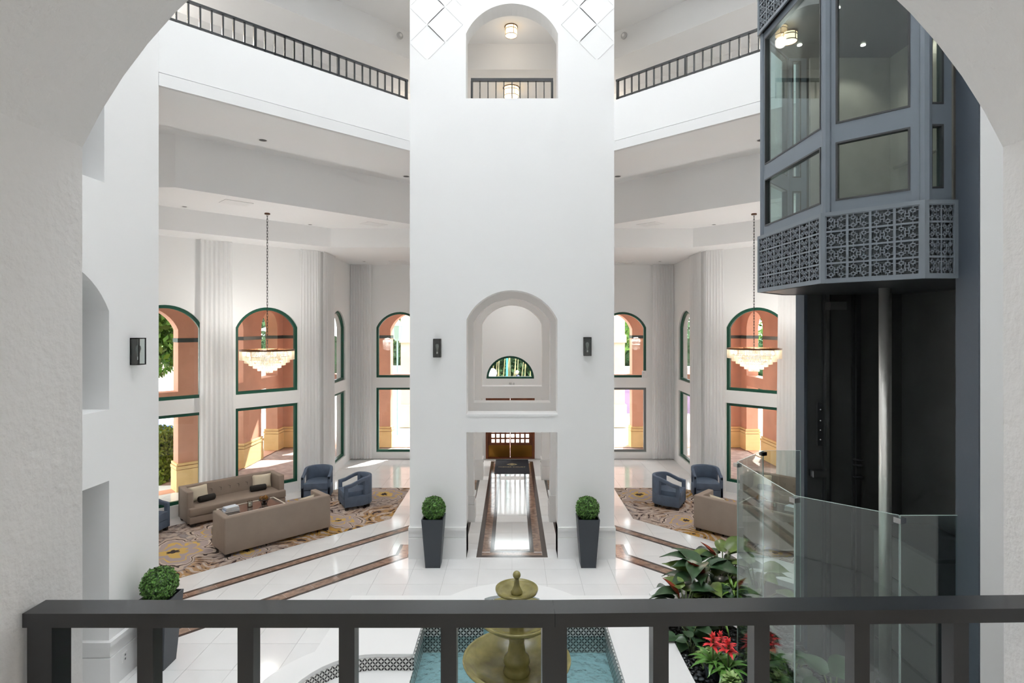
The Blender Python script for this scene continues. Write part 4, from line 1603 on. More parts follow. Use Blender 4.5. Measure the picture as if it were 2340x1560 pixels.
def chandelier(loc, label):
    o = empty('chandelier', loc)
    tag(o, label, 'chandelier', 'tiered crystal chandeliers')
    R = 0.575
    zt = 7.0 - loc[2]
    ch = MB()
    n = 46
    for k in range(n):
        z0 = zt - (zt - 0.0) * k / n
        z1 = zt - (zt - 0.0) * (k + 1) / n
        w = 0.012
        if k % 2:
            ch.bar((0, -w, z0 + .01), (0, -w, z1 - .01), 0.006, 0.006)
            ch.bar((0, w, z0 + .01), (0, w, z1 - .01), 0.006, 0.006)
        else:
            ch.bar((-w, 0, z0 + .01), (-w, 0, z1 - .01), 0.006, 0.006)
            ch.bar((w, 0, z0 + .01), (w, 0, z1 - .01), 0.006, 0.006)
    ch.build('chain', M_BLACK, o)
    MB().lathe([(0.06, zt - 0.03), (0.06, zt)], (0, 0, 0), 16).build('canopy', M_BRASSDK, o)
    rg = MB()
    rg.lathe([(R - 0.03, -0.03), (R + 0.01, -0.03), (R + 0.01, 0.0), (R - 0.03, 0.0), (R - 0.03, -0.03)], (0, 0, 0), 48, cap=False)
    for k in range(4):
        a = k * PI / 2
        rg.bar((0, 0, -0.015), (R * math.cos(a), R * math.sin(a), -0.015), 0.02, 0.02)
    rg.build('ring', M_BRASSDK, o)
    tiers = ((0.57, -0.03, 0.20), (0.47, -0.16, 0.14), (0.38, -0.24, 0.12), (0.29, -0.31, 0.11), (0.20, -0.37, 0.11), (0.11, -0.43, 0.10))
    for (r, z, h) in tiers:
        m = MB()
        cnt = int(2 * PI * r / 0.031)
        for k in range(cnt):
            a = 2 * PI * k / cnt
            c, s_ = math.cos(a), math.sin(a)
            pts = []
            for (zz) in (z, z - h):
                for (i, j) in ((-1, 0), (0, -1), (1, 0), (0, 1)):
                    pts.append((r * c + (-s_ * i + c * j) * 0.009, r * s_ + (c * i + s_ * j) * 0.009, zz))
            m.add(pts, [(0, 1, 5, 4), (1, 2, 6, 5), (2, 3, 7, 6), (3, 0, 4, 7), (3, 2, 1, 0), (4, 5, 6, 7)])
        t = m.build('crystal_tier', M_CRYSTAL, o, recalc=False)
        t['kind'] = 'stuff'
        MB().lathe([(r - 0.012, z), (r + 0.012, z), (r + 0.012, z + 0.012), (r - 0.012, z + 0.012), (r - 0.012, z)], (0, 0, 0), 40, cap=False).build('tier_hoop', M_BRASSDK, o)
    for k in range(8):
        a = k * PI / 4
        MB().sphere((0.42 * math.cos(a), 0.42 * math.sin(a), -0.11), 0.028, 10, 8, 1.5).build('bulb', M_BULBGLOW, o, smooth=True)
    for k in range(4):
        a = k * PI / 2 + .4
        MB().sphere((0.2 * math.cos(a), 0.2 * math.sin(a), -0.26), 0.026, 10, 8, 1.5).build('bulb', M_BULBGLOW, o, smooth=True)
    for (r, z, e) in ((0, -0.16, 95), (0, -0.33, 40)):
        ld = bpy.data.lights.new('chandelier_light', 'POINT')
        ld.energy = e
        ld.color = (1.0, 0.97, 0.93)
        ld.shadow_soft_size = 0.2
        lo = bpy.data.objects.new('chandelier_light', ld)
        COL.objects.link(lo)
        lo.parent = o
        lo.location = (r, 0, z)
    return o


chandelier((-5.57, 12.75, 3.90), 'tiered crystal chandelier hanging over the left lounge')
chandelier((5.53, 12.80, 3.93), 'tiered crystal chandelier hanging in front of the right lounge window')

# ------------------------------------------------------------------ curtains


def curtain(p0, p1, zt, zb, label, folds, nrm, amp=0.02, seed=0, flare=1.0):
    """pleated sheer drape from p0 to p1 (plan), nrm = room side direction"""
    p0 = Vector(p0)
    p1 = Vector(p1)
    nrm = Vector(nrm).normalized()
    o = empty('curtain', (p0.x, p0.y, 0))
    tag(o, label, 'curtain', 'floor-length sheer curtains')
    rng = random.Random(seed)
    nu, nz = folds * 8, 14
    ph = [rng.uniform(-.6, .6) for _ in range(folds + 2)]
    vs = []
    c = (p1 + p0) / 2
    for j in range(nz + 1):
        t = j / nz
        z = zt + (zb - zt) * t
        for i in range(nu + 1):
            u = i / nu
            f = 1.0 + (flare - 1) * t
            base = c + (p1 - p0) * (u - 0.5) * f
            ku = u * folds
            k = int(min(ku, folds - 1e-6))
            w = amp * (0.55 + 0.6 * t) * math.sin(2 * PI * ku + ph[k] * t) + 0.02 * t * math.sin(ku * 1.7 + seed)
            q = base + nrm * (0.07 + w) - p0
            vs.append((q.x, q.y, z))
    fs = []
    for j in range(nz):
        for i in range(nu):
            a = j * (nu + 1) + i
            fs.append((a, a + 1, a + nu + 2, a + nu + 1))
    MB().add(vs, fs).build('drape', M_CURTAIN, o, smooth=True)
    tr = MB()
    a = nrm * 0.07
    b = p1 - p0 + nrm * 0.07
    tr.bar((a.x, a.y, zt + 0.012), (b.x, b.y, zt + 0.012), 0.03, 0.024)
    tr.build('track', M_TRIM, o)
    return o


for s, side in ((-1, 'left'), (1, 'right')):
    def fp(Y, s=s):
        return (s * -(Y - 20.72), Y)
    nrm = (-s * 0.707, -0.707)
    y0, y1 = (13.30, 13.80) if s < 0 else (13.30, 14.02)
    curtain(fp(y0), fp(y1), 6.48, 0.03, 'sheer curtain between the two big arched windows of the %s lounge' % side, 7, nrm, seed=1 + s, flare=1.12)
    curtain(fp(15.02), fp(15.36), 6.48, 0.03, 'sheer curtain at the inner edge of the %s chandelier window' % side, 6, nrm, seed=5 + s, flare=1.25)
    curtain((s * 5.28, 15.45), (s * 5.31, 16.55), 6.48, 0.03, 'sheer curtain on the short return wall of the %s lounge' % side, 8, (-s, 0), seed=9 + s)
    curtain((s * 5.38, 18.72), (s * 4.68, 18.72), 6.48, 0.03, 'sheer curtain in the far corner of the %s lounge' % side, 8, (0, -1), seed=12 + s, flare=1.06)

# small white box on the far right window frame
db = empty('window_sensor', (4.44, FY - 0.0, 2.83))
tag(db, 'small white device at the lower corner of the far right arched window', 'sensor')
MB().box(-0.08, -0.05, -0.12, 0.08, 0.02, 0.12).build('housing', M_TRIM, db, bevel=0.015)
MB().lathe([(0.014, 0), (0.014, 0.01)], (0, 0, 0), 10).build('lens', M_BLACK, db, (-0.03, -0.052, 0.05))

# ------------------------------------------------------------------ elevator shaft
SX = 3.73
S0, S1 = 4.46, 7.34
st = MB()
st.box(SX, S0, 0, 5.02, S0 + 0.19, TOPZ)
st.box(SX, S1 - 0.17, 0, 5.02, S1, TOPZ)
struct(st.build('wall_shaft', M_WHITE))
li = MB()
li.box(SX + 0.02, S0 + 0.19, 0, 4.99, S0 + 0.215, TOPZ)
li.box(SX + 0.02, S1 - 0.195, 0, 4.99, S1 - 0.17, TOPZ)
li.box(4.97, S0 + 0.19, 0, 5.02, S1 - 0.17, TOPZ)
li.box(SX + 0.02, S0 + 0.2, -0.004, 4.98, S1 - 0.2, 0.02)
struct(li.build('wall_shaft_lining', M_SHAFT))
bp = MB()
bp.box(SX - 0.012, S0 + 0.003, 0, SX + 0.03, S0 + 0.235, TOPZ)
bp.box(SX - 0.012, S1 - 0.21, 0, SX + 0.03, S1, TOPZ)
struct(bp.build('trim_5', M_BLUEPAINT))

# guide rails and pit equipment
for k, (x, y, lab) in enumerate(((4.00, S1 - 0.22, 'grey steel guide rail with bolted plate on the far shaft wall'), (4.38, S1 - 0.22, 'second dark guide rail deeper inside the elevator shaft'))):
    g = empty('guide_rail', (x, y, 0))
    tag(g, lab, 'guide rail')
    MB().box(-0.02, -0.03, 0.0, 0.02, 0.02, 13.0).build('rail_web', M_CABDARK if k else M_CHROME, g)
    MB().box(-0.055, -0.005, 0.0, 0.055, 0.02, 13.0).build('rail_flange', M_CABDARK, g)
    if k == 0:
        MB().box(-0.12, -0.012, 2.9, -0.06, 0.02, 3.45).build('fish_plate', M_CABDARK, g)
        for z in (2.98, 3.1, 3.22, 3.36):
            MB().sphere((-0.09, -0.018, z), 0.012, 8, 6).build('bolt', M_CHROME, g)
        MB().box(-0.22, -0.1, 2.52, -0.02, 0.02, 2.60).build('bracket', M_CHROME, g)
        MB().box(-0.04, -0.16, 4.62, 0.16, 0.02, 4.72).build('bracket', M_CHROME, g)
    else:
        for z in (2.5, 2.65, 2.72):
            MB().lathe([(0.05, z), (0.06, z + 0.01), (0.05, z + 0.02)], (0, -0.03, 0), 12).build('clamp', M_CABDARK, g)

pist = empty('hydraulic_piston', (3.93, 5.9, 0))
tag(pist, 'polished steel hydraulic piston under the elevator cab', 'piston')
MB().lathe([(0.058, 0.3), (0.058, 4.86)], (0, 0, 0), 28).build('ram', M_STEEL, pist, smooth=True)
MB().lathe([(0.10, 0.021), (0.10, 0.62), (0.085, 0.66), (0.06, 0.67)], (0, 0, 0), 24).build('cylinder_head', M_CABDARK, pist)
pk = empty('pit_cabinet', (4.5, 6.0, 0.02))
tag(pk, 'black equipment cabinet standing in the elevator pit', 'cabinet')
MB().box(-0.3, -0.45, 0, 0.35, 0.5, 2.05).build('body', M_SHAFT, pk)
for z in (0.4, 0.8, 1.2, 1.6):
    MB().box(-0.315, -0.42, z, -0.3, 0.46, z + 0.03).build('ledge', M_CABDARK, pk)
MB().box(-0.32, -0.47, 2.05, 0.37, 0.52, 2.09).build('lid', M_CABDARK, pk)

# ------------------------------------------------------------------ elevator cab
cab = empty('elevator_cab', (0, 0, 0))
tag(cab, 'glass elevator cab with grey lattice panels hanging at the upper floor', 'elevator')
YC = 5.9
A = (2.93, 6.556)
B = (2.93, 5.244)
Cc = (3.46, 4.714)
D = (3.70, 4.714)
A2 = (3.46, 7.086)
D2 = (3.70, 7.086)
PLAN = [D, Cc, B, A, A2, D2]


def lattice_mesh(wd, ht):
    m = MB()
    b = 0.055
    z0, z1 = 0.0, 0.012

    def bar(x0, y0, x1, y1):
        m.box(x0 * wd, z0, y0 * ht, x1 * wd, z1, y1 * ht)
    t = 0.045
    bar(0, 0, 1, b)
    bar(0, 1 - b, 1, 1)
    bar(0, b, b, 1 - b)
    bar(1 - b, b, 1, 1 - b)

    def ring(cx, cy, r):
        bar(cx - r, cy - r, cx + r, cy - r + t)
        bar(cx - r, cy + r - t, cx + r, cy + r)
        bar(cx - r, cy - r + t, cx - r + t, cy + r - t)
        bar(cx + r - t, cy - r + t, cx + r, cy + r - t)
    ring(.5, .5, .11)
    for sx in (0, 1):
        for sy in (0, 1):
            cx, cy = (.27, .73)[sx], (.27, .73)[sy]
            ring(cx, cy, .10)
            # arms from the corner ring to the border and towards the centre
            ex = b if sx == 0 else 1 - b
            ey = b if sy == 0 else 1 - b
            ix = cx - .10 if sx == 0 else cx + .10
            iy = cy - .10 if sy == 0 else cy + .10
            bar(min(ex, ix), cy - t / 2, max(ex, ix), cy + t / 2)
            bar(cx - t / 2, min(ey, iy), cx + t / 2, max(ey, iy))
            jx = cx + .10 if sx == 0 else cx - .10
            jy = cy + .10 if sy == 0 else cy - .10
            px = .5 - .045 if sx == 0 else .5 + .045
            py = .5 - .045 if sy == 0 else .5 + .045
            bar(min(jx, px), cy - t / 2, max(jx, px), cy + t / 2)
            bar(min(px, px + (t if sx else -t)), min(cy, .39 if sy == 0 else .61), max(px, px + (t if sx else -t)), max(cy, .39 if sy == 0 else .61))
            bar(cx - t / 2, min(jy, py), cx + t / 2, max(jy, py))
    return m.mesh('lattice_tile', M_LATT)


LAT_CACHE = {}


def lattice_panel(p, q, z0, z1, nx, nz, back, proud=0.03):
    """framed lattice on the outer side of plan segment p->q (outer side to the right)"""
    p = Vector(p)
    q = Vector(q)
    d = (q - p)
    d.normalize()
    p = p - d * 0.02
    q = q + d * 0.02
    d = q - p
    L = d.length
    rz = math.atan2(d.y, d.x)
    r = empty('lattice_panel', (p.x, p.y, 0), rz, cab)
    # local x along, local -y outward
    mar = 0.035
    MB().ext([rect_pts(0, L, z0, z1), rect_pts(mar, L - mar, z0 + mar, z1 - mar)], -proud - 0.02, -proud, lambda u, v, w: (u, w, v)).build('panel_frame', M_LATT, r)
    MB().box(0.0, -0.012, z0, L, 0.0, z1).build('backing', back, r)
    tw, th = (L - 2 * mar) / nx, (z1 - z0 - 2 * mar) / nz
    key = (round(tw, 4), round(th, 4))
    if key not in LAT_CACHE:
        LAT_CACHE[key] = lattice_mesh(tw, th)
    for i in range(nx):
        for j in range(nz):
            link('lattice_tile', LAT_CACHE[key], r, (mar + i * tw, -proud - 0.014, z0 + mar + j * th))
    return r


def cab_face(p, q, rows, first=0.07, last=0.07, th=0.05):
    """steel frame with glass between plan points p->q; rows = list of (z0, z1) panes"""
    p = Vector(p)
    q = Vector(q)
    d = q - p
    L = d.length
    fn = plane_fn(tuple(p), tuple(q), 1)
    fr = MB()
    holes = [rect_pts(first, L - last, a, b) for (a, b) in rows]
    fr.ext([rect_pts(0, L, 5.44, 7.84)] + holes, -0.0, th, fn)
    fr.build('frame', M_BLUEGREY, cab)
    for h in holes:
        m = MB()
        m.ext([h, shrink(h, 0.016)], -0.006, th + .004, fn)
        m.build('glazing_bead', M_CABDARK, cab)
        m = MB()
        m.ext([h], 0.02, 0.03, fn)
        m.build('glass_pane', M_CABGLASS, cab)


rows = [(5.57, 6.11), (6.28, 7.745)]
cab_face(A, B, rows)
cab_face(B, Cc, rows, 0.09, 0.09)
cab_face(Cc, D, rows, 0.06, 0.07)
cab_face(A2, A, rows, 0.09, 0.09)
cab_face(D2, A2, rows, 0.07, 0.06)
for (z0, z1) in ((4.81, 5.465), (7.82, 8.475)):
    lattice_panel(A, B, z0, z1, 7, 4, M_VOID)
    lattice_panel(B, Cc, z0, z1, 4, 4, M_FACE)
    lattice_panel(Cc, D, z0, z1, 2, 4, M_FACE)
    lattice_panel(A2, A, z0, z1, 4, 4, M_FACE)
    lattice_panel(D2, A2, z0, z1, 2, 4, M_FACE)
# corner posts
for (x, y) in (B, A, Cc, A2):
    MB().lathe([(0.045, 5.44), (0.045, 7.84)], (x + 0.02, y, 0), 8).build('corner_post', M_BLUEGREY, cab)
inner = [(3.70, 4.76), (3.46, 4.76), (2.98, 5.26), (2.98, 6.54), (3.46, 7.04), (3.70, 7.04), (4.80, 7.04), (4.80, 4.76)]
m = MB()
m.ext([[(3.78, 4.716), (3.46, 4.716), (2.932, 5.246), (2.932, 6.554), (3.46, 7.084), (3.78, 7.084), (4.82, 7.08), (4.82, 4.72)]], 4.815, 4.85)
m.build('underside', M_CABDARK, cab)
m = MB()
m.ext([inner], 5.40, 5.46)
m.build('cab_floor', M_CABDARK, cab)
m = MB()
m.ext([inner], 7.78, 7.86)
m.build('cab_ceiling', M_CABDARK, cab)
# wood panelled inside walls
MB().box(4.74, 4.78, 5.46, 4.80, 7.02, 7.78).build('back_panel', M_CABPANEL, cab)
MB().box(3.74, 4.745, 5.46, 4.76, 4.78, 7.78).build('side_panel', M_CABPANEL, cab)
MB().box(3.74, 7.02, 5.46, 4.76, 7.055, 7.78).build('side_panel', M_CABPANEL, cab)
for yy in (5.35, 5.9, 6.45):
    MB().box(4.73, yy - 0.006, 5.46, 4.742, yy + 0.006, 7.78).build('panel_joint', M_CABDARK, cab)
MB().tube([(4.68, 4.95, 6.35), (4.68, 6.85, 6.35)], 0.02, 10).build('hand_rail', M_CHROME, cab)
MB().tube([(3.08, 5.3, 6.36), (3.08, 6.5, 6.36)], 0.02, 10).build('hand_rail', M_CHROME, cab)
for (x, y) in ((3.44, 6.7), (4.2, 6.7), (3.44, 5.92), (4.6, 6.25), (4.1, 5.3)):
    MB().lathe([(0.026, 7.772), (0.026, 7.78)], (x, y, 0), 16).build('spot_lens', M_SPOTGLOW, cab)
    ld = bpy.data.lights.new('cab_spot', 'SPOT')
    ld.energy = 16
    ld.spot_size = math.radians(110)
    ld.spot_blend = 0.6
    ld.color = (1, 0.93, 0.82)
    ld.shadow_soft_size = 0.04
    lo = bpy.data.objects.new('cab_spot', ld)
    COL.objects.link(lo)
    lo.parent = cab
    lo.location = (x, y, 7.76)
# cab connection to the shaft guide rails and cables
MB().box(3.76, 4.72, 4.85, 3.84, 7.08, 5.4).build('sling_beam', M_CABDARK, cab)
dl = drum_lamp((3.18, 6.43, 7.78), 'small drum lamp glowing inside the elevator cab', 0.085, 0.10, 4)
for k, (za, zb) in enumerate(((4.0, 4.75), (0.9, 1.55))):
    cd = empty('control_cable', (3.86, 4.74, za))
    tag(cd, ('slack cable with black weight below the cab beside the blue column', 'cable with black weight low beside the blue column')[k], 'cable')
    MB().tube([(0.02, 0.02, 0), (0.06, 0.02, (zb - za))], 0.006, 6).build('wire', M_CHROME, cd)
    MB().box(-0.05, -0.03, -0.1, 0.06, 0.06, 0.02).build('weight', M_BLACK, cd)

# ------------------------------------------------------------------ glass screen round the shaft at ground level
scr = empty('glass_screen', (0, 0, 0))
tag(scr, 'frameless glass screen around the foot of the elevator shaft', 'glass screen')
GA, GB, GC, GA2 = (2.64, 6.56), (2.64, 5.23), (3.24, 4.68), (3.20, 7.14)
GZ = 2.83
for (p, q) in ((GB, GA), (GC, GB), ((3.80, 4.68), GC), (GA, GA2), (GA2, (3.68, 7.14))):
    fn = plane_fn(p, q, 1)
    L = math.hypot(q[0] - p[0], q[1] - p[1])
    m = MB()
    m.ext([rect_pts(0.006, L - 0.006, 0.40, GZ)], -0.005, 0.005, fn)
    pane = m.build('glass_pane', M_SCREEN, scr)
    e = MB()
    e.ext([rect_pts(0.002, 0.006, 0.40, GZ)], -0.005, 0.005, fn)
    e.ext([rect_pts(L - 0.006, L - 0.002, 0.40, GZ)], -0.005, 0.005, fn)
    e.ext([rect_pts(0.006, L - 0.006, GZ, GZ + 0.003)], -0.005, 0.005, fn)
    e.build('polished_edge', M_EDGE, pane)
for (x, y) in (GA, GB, GC, GA2):
    for z in (GZ - 0.06, 0.9):
        MB().box(-0.035, -0.03, z, 0.035, 0.03, z + 0.045).build('clip', M_CHROME if (x, y) != GA2 else M_BLACK, scr, (x, y, 0), PI / 8)

# ------------------------------------------------------------------ fountain pool
pool = empty('fountain_pool', (0, 0, 0))
tag(pool, 'raised white pool with scalloped rim around the fountain', 'pool')


def arc(cx, cy, rx, ry, a0, a1, n):
    return [(cx + rx * math.cos(a0 + (a1 - a0) * i / n), cy + ry * math.sin(a0 + (a1 - a0) * i / n)) for i in range(n + 1)]


ty_ = math.asin(0.79 / 1.2)
outer = [(2.04, 3.54), (2.04, 8.26)] + arc(0, 7.47, 1.2, 1.2, ty_, PI - ty_, 20) + [(-2.36, 8.26)]
tl_ = math.asin(0.93 / 1.2)
outer += arc(-1.645, 5.9, 1.2, 1.2, PI - tl_, PI + tl_, 22) + [(-2.36, 3.54)]
wx0, wx1, wy0, wy1 = -1.20, 1.26, 4.25, 7.55
far_ch = [(0.40, wy1), (0.40, 8.17)] + arc(0, 7.47, 0.82, 0.82, math.acos(0.40 / 0.82), PI - math.acos(0.40 / 0.82), 10)[1:-1] + [(-0.40, 8.17), (-0.40, wy1)]
lobe = [(wx0, 6.78)] + arc(-1.645, 5.9, 0.80, 0.88, PI / 2, 3 * PI / 2, 20) + [(wx0, 5.02)]
hole = [(wx1, wy0), (wx1, wy1)] + far_ch + [(wx0, wy1)] + lobe + [(wx0, wy0)]
m = MB()
m.ext([outer, hole], 0.405, 0.45)
m.build('coping', M_COPING, pool)
o2 = shrink(outer, 0.02)
h2 = shrink(hole, -0.015)
m = MB()
m.ext([o2, h2], 0.0, 0.405)
m.build('wall', M_COPING, pool)
m = MB()
m.ext([[(wx0, wy0 - .01), (wx1 + .01, wy0 - .01), (wx1 + .01, wy1 + .01), (.41, wy1 + .01), (.41, 8.3), (-.41, 8.3), (-.41, wy1 + .01), (wx0, wy1 + .01)]], 0.002, 0.02)
m.build('basin', M_POOL, pool)
m = MB()
m.ext([lobe], 0.20, 0.256)
m.build('ledge', M_COPING, pool)
m = MB()
m.ext([shrink(lobe, -0.01)], 0.002, 0.20)
m.build('ledge_core', M_PETAL, pool)
m = MB()
m.ext([[(wx0, wy0), (wx1, wy0), (wx1, wy1), (.4, wy1), (.4, 8.2), (-.4, 8.2), (-.4, wy1), (wx0, wy1)]], 0.235, 0.24)
m.build('water', M_WATER, pool)
# petal-print tiles along the inside of the rim, above and below the water
tile_len = 0.151


def tile_run(pts, z0, z1, zoff=0.0):
    for i in range(len(pts) - 1):
        a = Vector(pts[i])
        b = Vector(pts[i + 1])
        L = (b - a).length
        if L < 0.02:
            continue
        n = max(1, int(round(L / tile_len)))
        step = L / n
        d = (b - a) / L
        rz = math.atan2(d.y, d.x)
        key = (round(step, 3), z0, z1)
        if key not in TILE_CACHE:
            t_ = MB().box(0, -0.004, z0, step - 0.0015, 0.012, z1)
            TILE_CACHE[key] = t_.mesh('tile', M_PETAL, uvfn=lambda co: (co.x * 0.1514 / step, co.z))
        for k in range(n):
            p = a + d * (step * k)
            link('tile', TILE_CACHE[key], pool, (p.x, p.y, 0), rz)


TILE_CACHE = {}
tile_run([(wx1, wy0), (wx1, wy1)], 0.25, 0.402)
tile_run([(wx1, wy1), (0.40, wy1)], 0.25, 0.402)
tile_run(far_ch[1:-1], 0.25, 0.402)
tile_run([(0.40, wy1), (0.40, 8.17)], 0.25, 0.402)
tile_run([(-0.40, 8.17), (-0.40, wy1)], 0.25, 0.402)
tile_run([(-0.40, wy1), (wx0, wy1)], 0.25, 0.402)
tile_run([(wx0, wy1), (wx0, 6.78)], 0.25, 0.402)
tile_run(lobe, 0.257, 0.402)
tile_run([(wx0, 5.02), (wx0, wy0)], 0.25, 0.402)
sub = MB()
for (a, b) in (((wx1, wy0), (wx1, wy1)), ((wx1, wy1), (0.4, wy1)), ((-0.4, wy1), (wx0, wy1)), ((wx0, wy1), (wx0, wy0))):
    fn = plane_fn(a, b, 1)
    L = math.hypot(b[0] - a[0], b[1] - a[1])
    sub.ext([rect_pts(0, L, 0.02, 0.249)], -0.012, 0.003, fn)
sub.build('underwater_tile', M_PETAL, pool, uvfn=lambda co: (co.x + co.y, co.z))

# ------------------------------------------------------------------ fountain
ft = empty('fountain', (0.05, 5.9, 0.02))
tag(ft, 'olive glazed three-tier fountain with a ball finial', 'fountain')


def bowl(r, zr, depth, name, stem_r):
    pr = [(stem_r, zr - depth), (r * 0.45, zr - depth * 0.92), (r * 0.78, zr - depth * 0.55), (r * 0.95, zr - depth * 0.2), (r * 0.985, zr - 0.03), (r, zr - 0.012), (r * 0.995, zr),
          (r * 0.95, zr - 0.005), (r * 0.93, zr - 0.018), (r * 0.9, zr - 0.015), (r * 0.75, zr - depth * 0.35), (r * 0.45, zr - depth * 0.58), (stem_r * 0.8, zr - depth * 0.62)]
    MB().lathe(pr, (0, 0, 0), 64).build(name, M_FOUNT, ft, smooth=True)


bowl(0.57, 0.91, 0.26, 'lower_bowl', 0.12)
bowl(0.41, 1.36, 0.17, 'middle_bowl', 0.09)
bowl(0.225, 1.64, 0.10, 'upper_dish', 0.05)
MB().lathe([(0.30, 0.0), (0.30, 0.06), (0.22, 0.10), (0.15, 0.3), (0.13, 0.55), (0.17, 0.62), (0.12, 0.68)], (0, 0, 0), 40).build('base_stem', M_FOUNT, ft, smooth=True)
MB().lathe([(0.13, 0.73), (0.145, 0.77), (0.13, 0.81), (0.12, 0.83), (0.14, 0.87), (0.13, 0.92), (0.095, 0.96), (0.08, 1.08), (0.1, 1.2)], (0, 0, 0), 40).build('middle_stem', M_FOUNT, ft, smooth=True)
MB().lathe([(0.07, 1.25), (0.08, 1.29), (0.055, 1.34), (0.045, 1.45), (0.06, 1.55)], (0, 0, 0), 32).build('upper_stem', M_FOUNT, ft, smooth=True)
MB().lathe([(0.06, 1.575), (0.062, 1.60), (0.045, 1.63), (0.032, 1.66), (0.026, 1.70), (0.022, 1.745)], (0, 0, 0), 28).build('finial_stem', M_FOUNT, ft, smooth=True)
MB().sphere((0, 0, 1.775), 0.042, 24, 16).build('finial_ball', M_FOUNT, ft, smooth=True)

# ------------------------------------------------------------------ planting bed with pebbles
bed = empty('planting_bed', (0, 0, 0))
tag(bed, 'white-rimmed planting bed full of black pebbles beside the elevator', 'planter bed')
bo = [(2.045, 3.54), (2.045, 8.36), (3.62, 9.93), (4.9, 8.65), (4.9, 7.36), (3.70, 7.36), (3.70, 4.44), (3.70, 3.54)]
bi = [(2.05, 3.6), (2.05, 8.1), (3.60, 9.62), (4.6, 8.62), (4.6, 7.42), (3.68, 7.42), (3.68, 3.6)]
m = MB()
m.ext([[(2.045, 8.36), (3.62, 9.93), (4.9, 8.65), (4.9, 8.37), (4.6, 8.37), (3.62, 9.38), (2.27, 8.0), (2.045, 8.0)]], 0.0, 0.45)
m.build('rim', M_COPING, bed)
m = MB()
m.ext([[(2.06, 3.6), (2.06, 8.0), (2.27, 8.0), (3.62, 9.36), (4.6, 8.36), (4.6, 7.42), (3.68, 7.36), (3.68, 3.6)]], 0.001, 0.36)
m.build('soil', M_SOIL, bed)

peb_me = []
for k in range(4):
    rng = random.Random(k)
    m = MB().sphere((0, 0, 0), 0.034, 8, 5, 0.5)
    m.v = [(x * (1 + 0.25 * math.sin(3 * y * 40 + k)), y * (0.75 + 0.08 * k), z) for (x, y, z) in m.v]
    peb_me.append(m.mesh('pebble', mat('black_pebble_%d' % k, (srgb(36, 40, 43), srgb(52, 56, 60), srgb(28, 30, 33), srgb(66, 72, 76))[k], 0.28), smooth=True))
rp = random.Random(11)
for k in range(280):
    x = rp.uniform(2.08, 2.62)
    y = rp.uniform(5.95, 7.35)
    o = link('pebble', peb_me[k % 4], None, (x, y, 0.36 + 0.016 + rp.uniform(0, 0.03)))
    o.rotation_euler = (rp.uniform(-.4, .4), rp.uniform(-.4, .4), rp.uniform(0, 6.3))
    o.scale = (rp.uniform(.7, 1.25),) * 3
    tag(o, 'smooth black pebble in the planting bed beside the pool coping', 'pebble', 'black pebbles in the planting bed')
bedm = MB()
base = peb_me[0]
bv = [tuple(v.co) for v in base.vertices]
bf = [tuple(p.vertices) for p in base.polygons]
for k in range(2600):
    x = rp.uniform(2.08, 3.66)
    y = rp.uniform(4.3, 8.9)
    if y > 8.0 and (y - x) > 5.62:
        continue
    s_ = rp.uniform(.7, 1.2)
    a = rp.uniform(0, 6.3)
    c, sn = math.cos(a) * s_, math.sin(a) * s_
    bedm.add([(x + c * p[0] - sn * p[1], y + sn * p[0] + c * p[1], 0.368 + rp.uniform(0, .012) * 0 + p[2] * s_) for p in bv], bf)
o = bedm.build('pebble_layer', M_PEBBLE, bed, smooth=True, recalc=False)
o['kind'] = 'stuff'

# ------------------------------------------------------------------ leafy plants


def leaf_mesh(name, L, Wd, m, bend=0.5, fold=0.15, tip=1.0, n=8, heart=False, wave=0.0):
    """leaf along +x from origin, drooping; returns mesh"""
    vs = []
    ang = 0.0
    x = z = 0.0
    for i in range(n + 1):
        t = i / n
        if heart:
            w = Wd * (math.sin(PI * min(1, t * 0.92 + 0.16)) ** 0.75) * (1 - t ** 5)
        else:
            w = Wd * max(0.02, math.sin(PI * (0.06 + 0.94 * t ** 0.8))) if tip > 0.5 else Wd * (1 - t ** 3) * min(1, .35 + t * 4)
        w = max(w, 0.002)
        zz = wave * math.sin(t * 9)
        vs += [(x, -w, z + fold * w + zz), (x, -w * .5, z + fold * w * .3), (x, 0, z), (x, w * .5, z + fold * w * .3), (x, w, z + fold * w - zz)]
        ang += bend / n
        x += L / n * math.cos(ang)
        z -= L / n * math.sin(ang)
    fs = []
    for i in range(n):
        for k in range(4):
            a = i * 5 + k
            fs.append((a, a + 1, a + 6, a + 5))
    mb = MB()
    mb.add(vs, fs)
    return mb.mesh(name, m, smooth=True, recalc=False)


LM = {
    'philo': leaf_mesh('leaf', 0.34, 0.105, M_PHILO, 0.8, 0.35, heart=True, wave=0.006),
    'philo2': leaf_mesh('leaf', 0.30, 0.09, M_PHILO2, 0.7, 0.4, heart=True, wave=0.005),
    'heart': leaf_mesh('leaf', 0.22, 0.085, M_PHILO, 0.9, 0.25, heart=True),
    'red': leaf_mesh('leaf', 0.30, 0.06, M_RED, 0.4, 0.6),
    'strap': leaf_mesh('leaf', 0.34, 0.022, M_STRAP, 1.5, 0.4),
    'straps': leaf_mesh('leaf', 0.22, 0.020, M_STRAP, 1.0, 0.4),
    'brom': leaf_mesh('leaf', 0.32, 0.030, M_BROMG, 1.5, 0.35),
    'bract': leaf_mesh('bract', 0.10, 0.020, M_BROMR, 0.9, 0.3),
    'bracts': leaf_mesh('bract', 0.06, 0.016, M_BROMR, 0.3, 0.3),
    'var': leaf_mesh('leaf', 0.10, 0.028, M_VARIEG, 0.9, 0.3, wave=0.004),
    'long': leaf_mesh('leaf', 0.62, 0.038, M_PHILO, 0.9, 0.3),
}


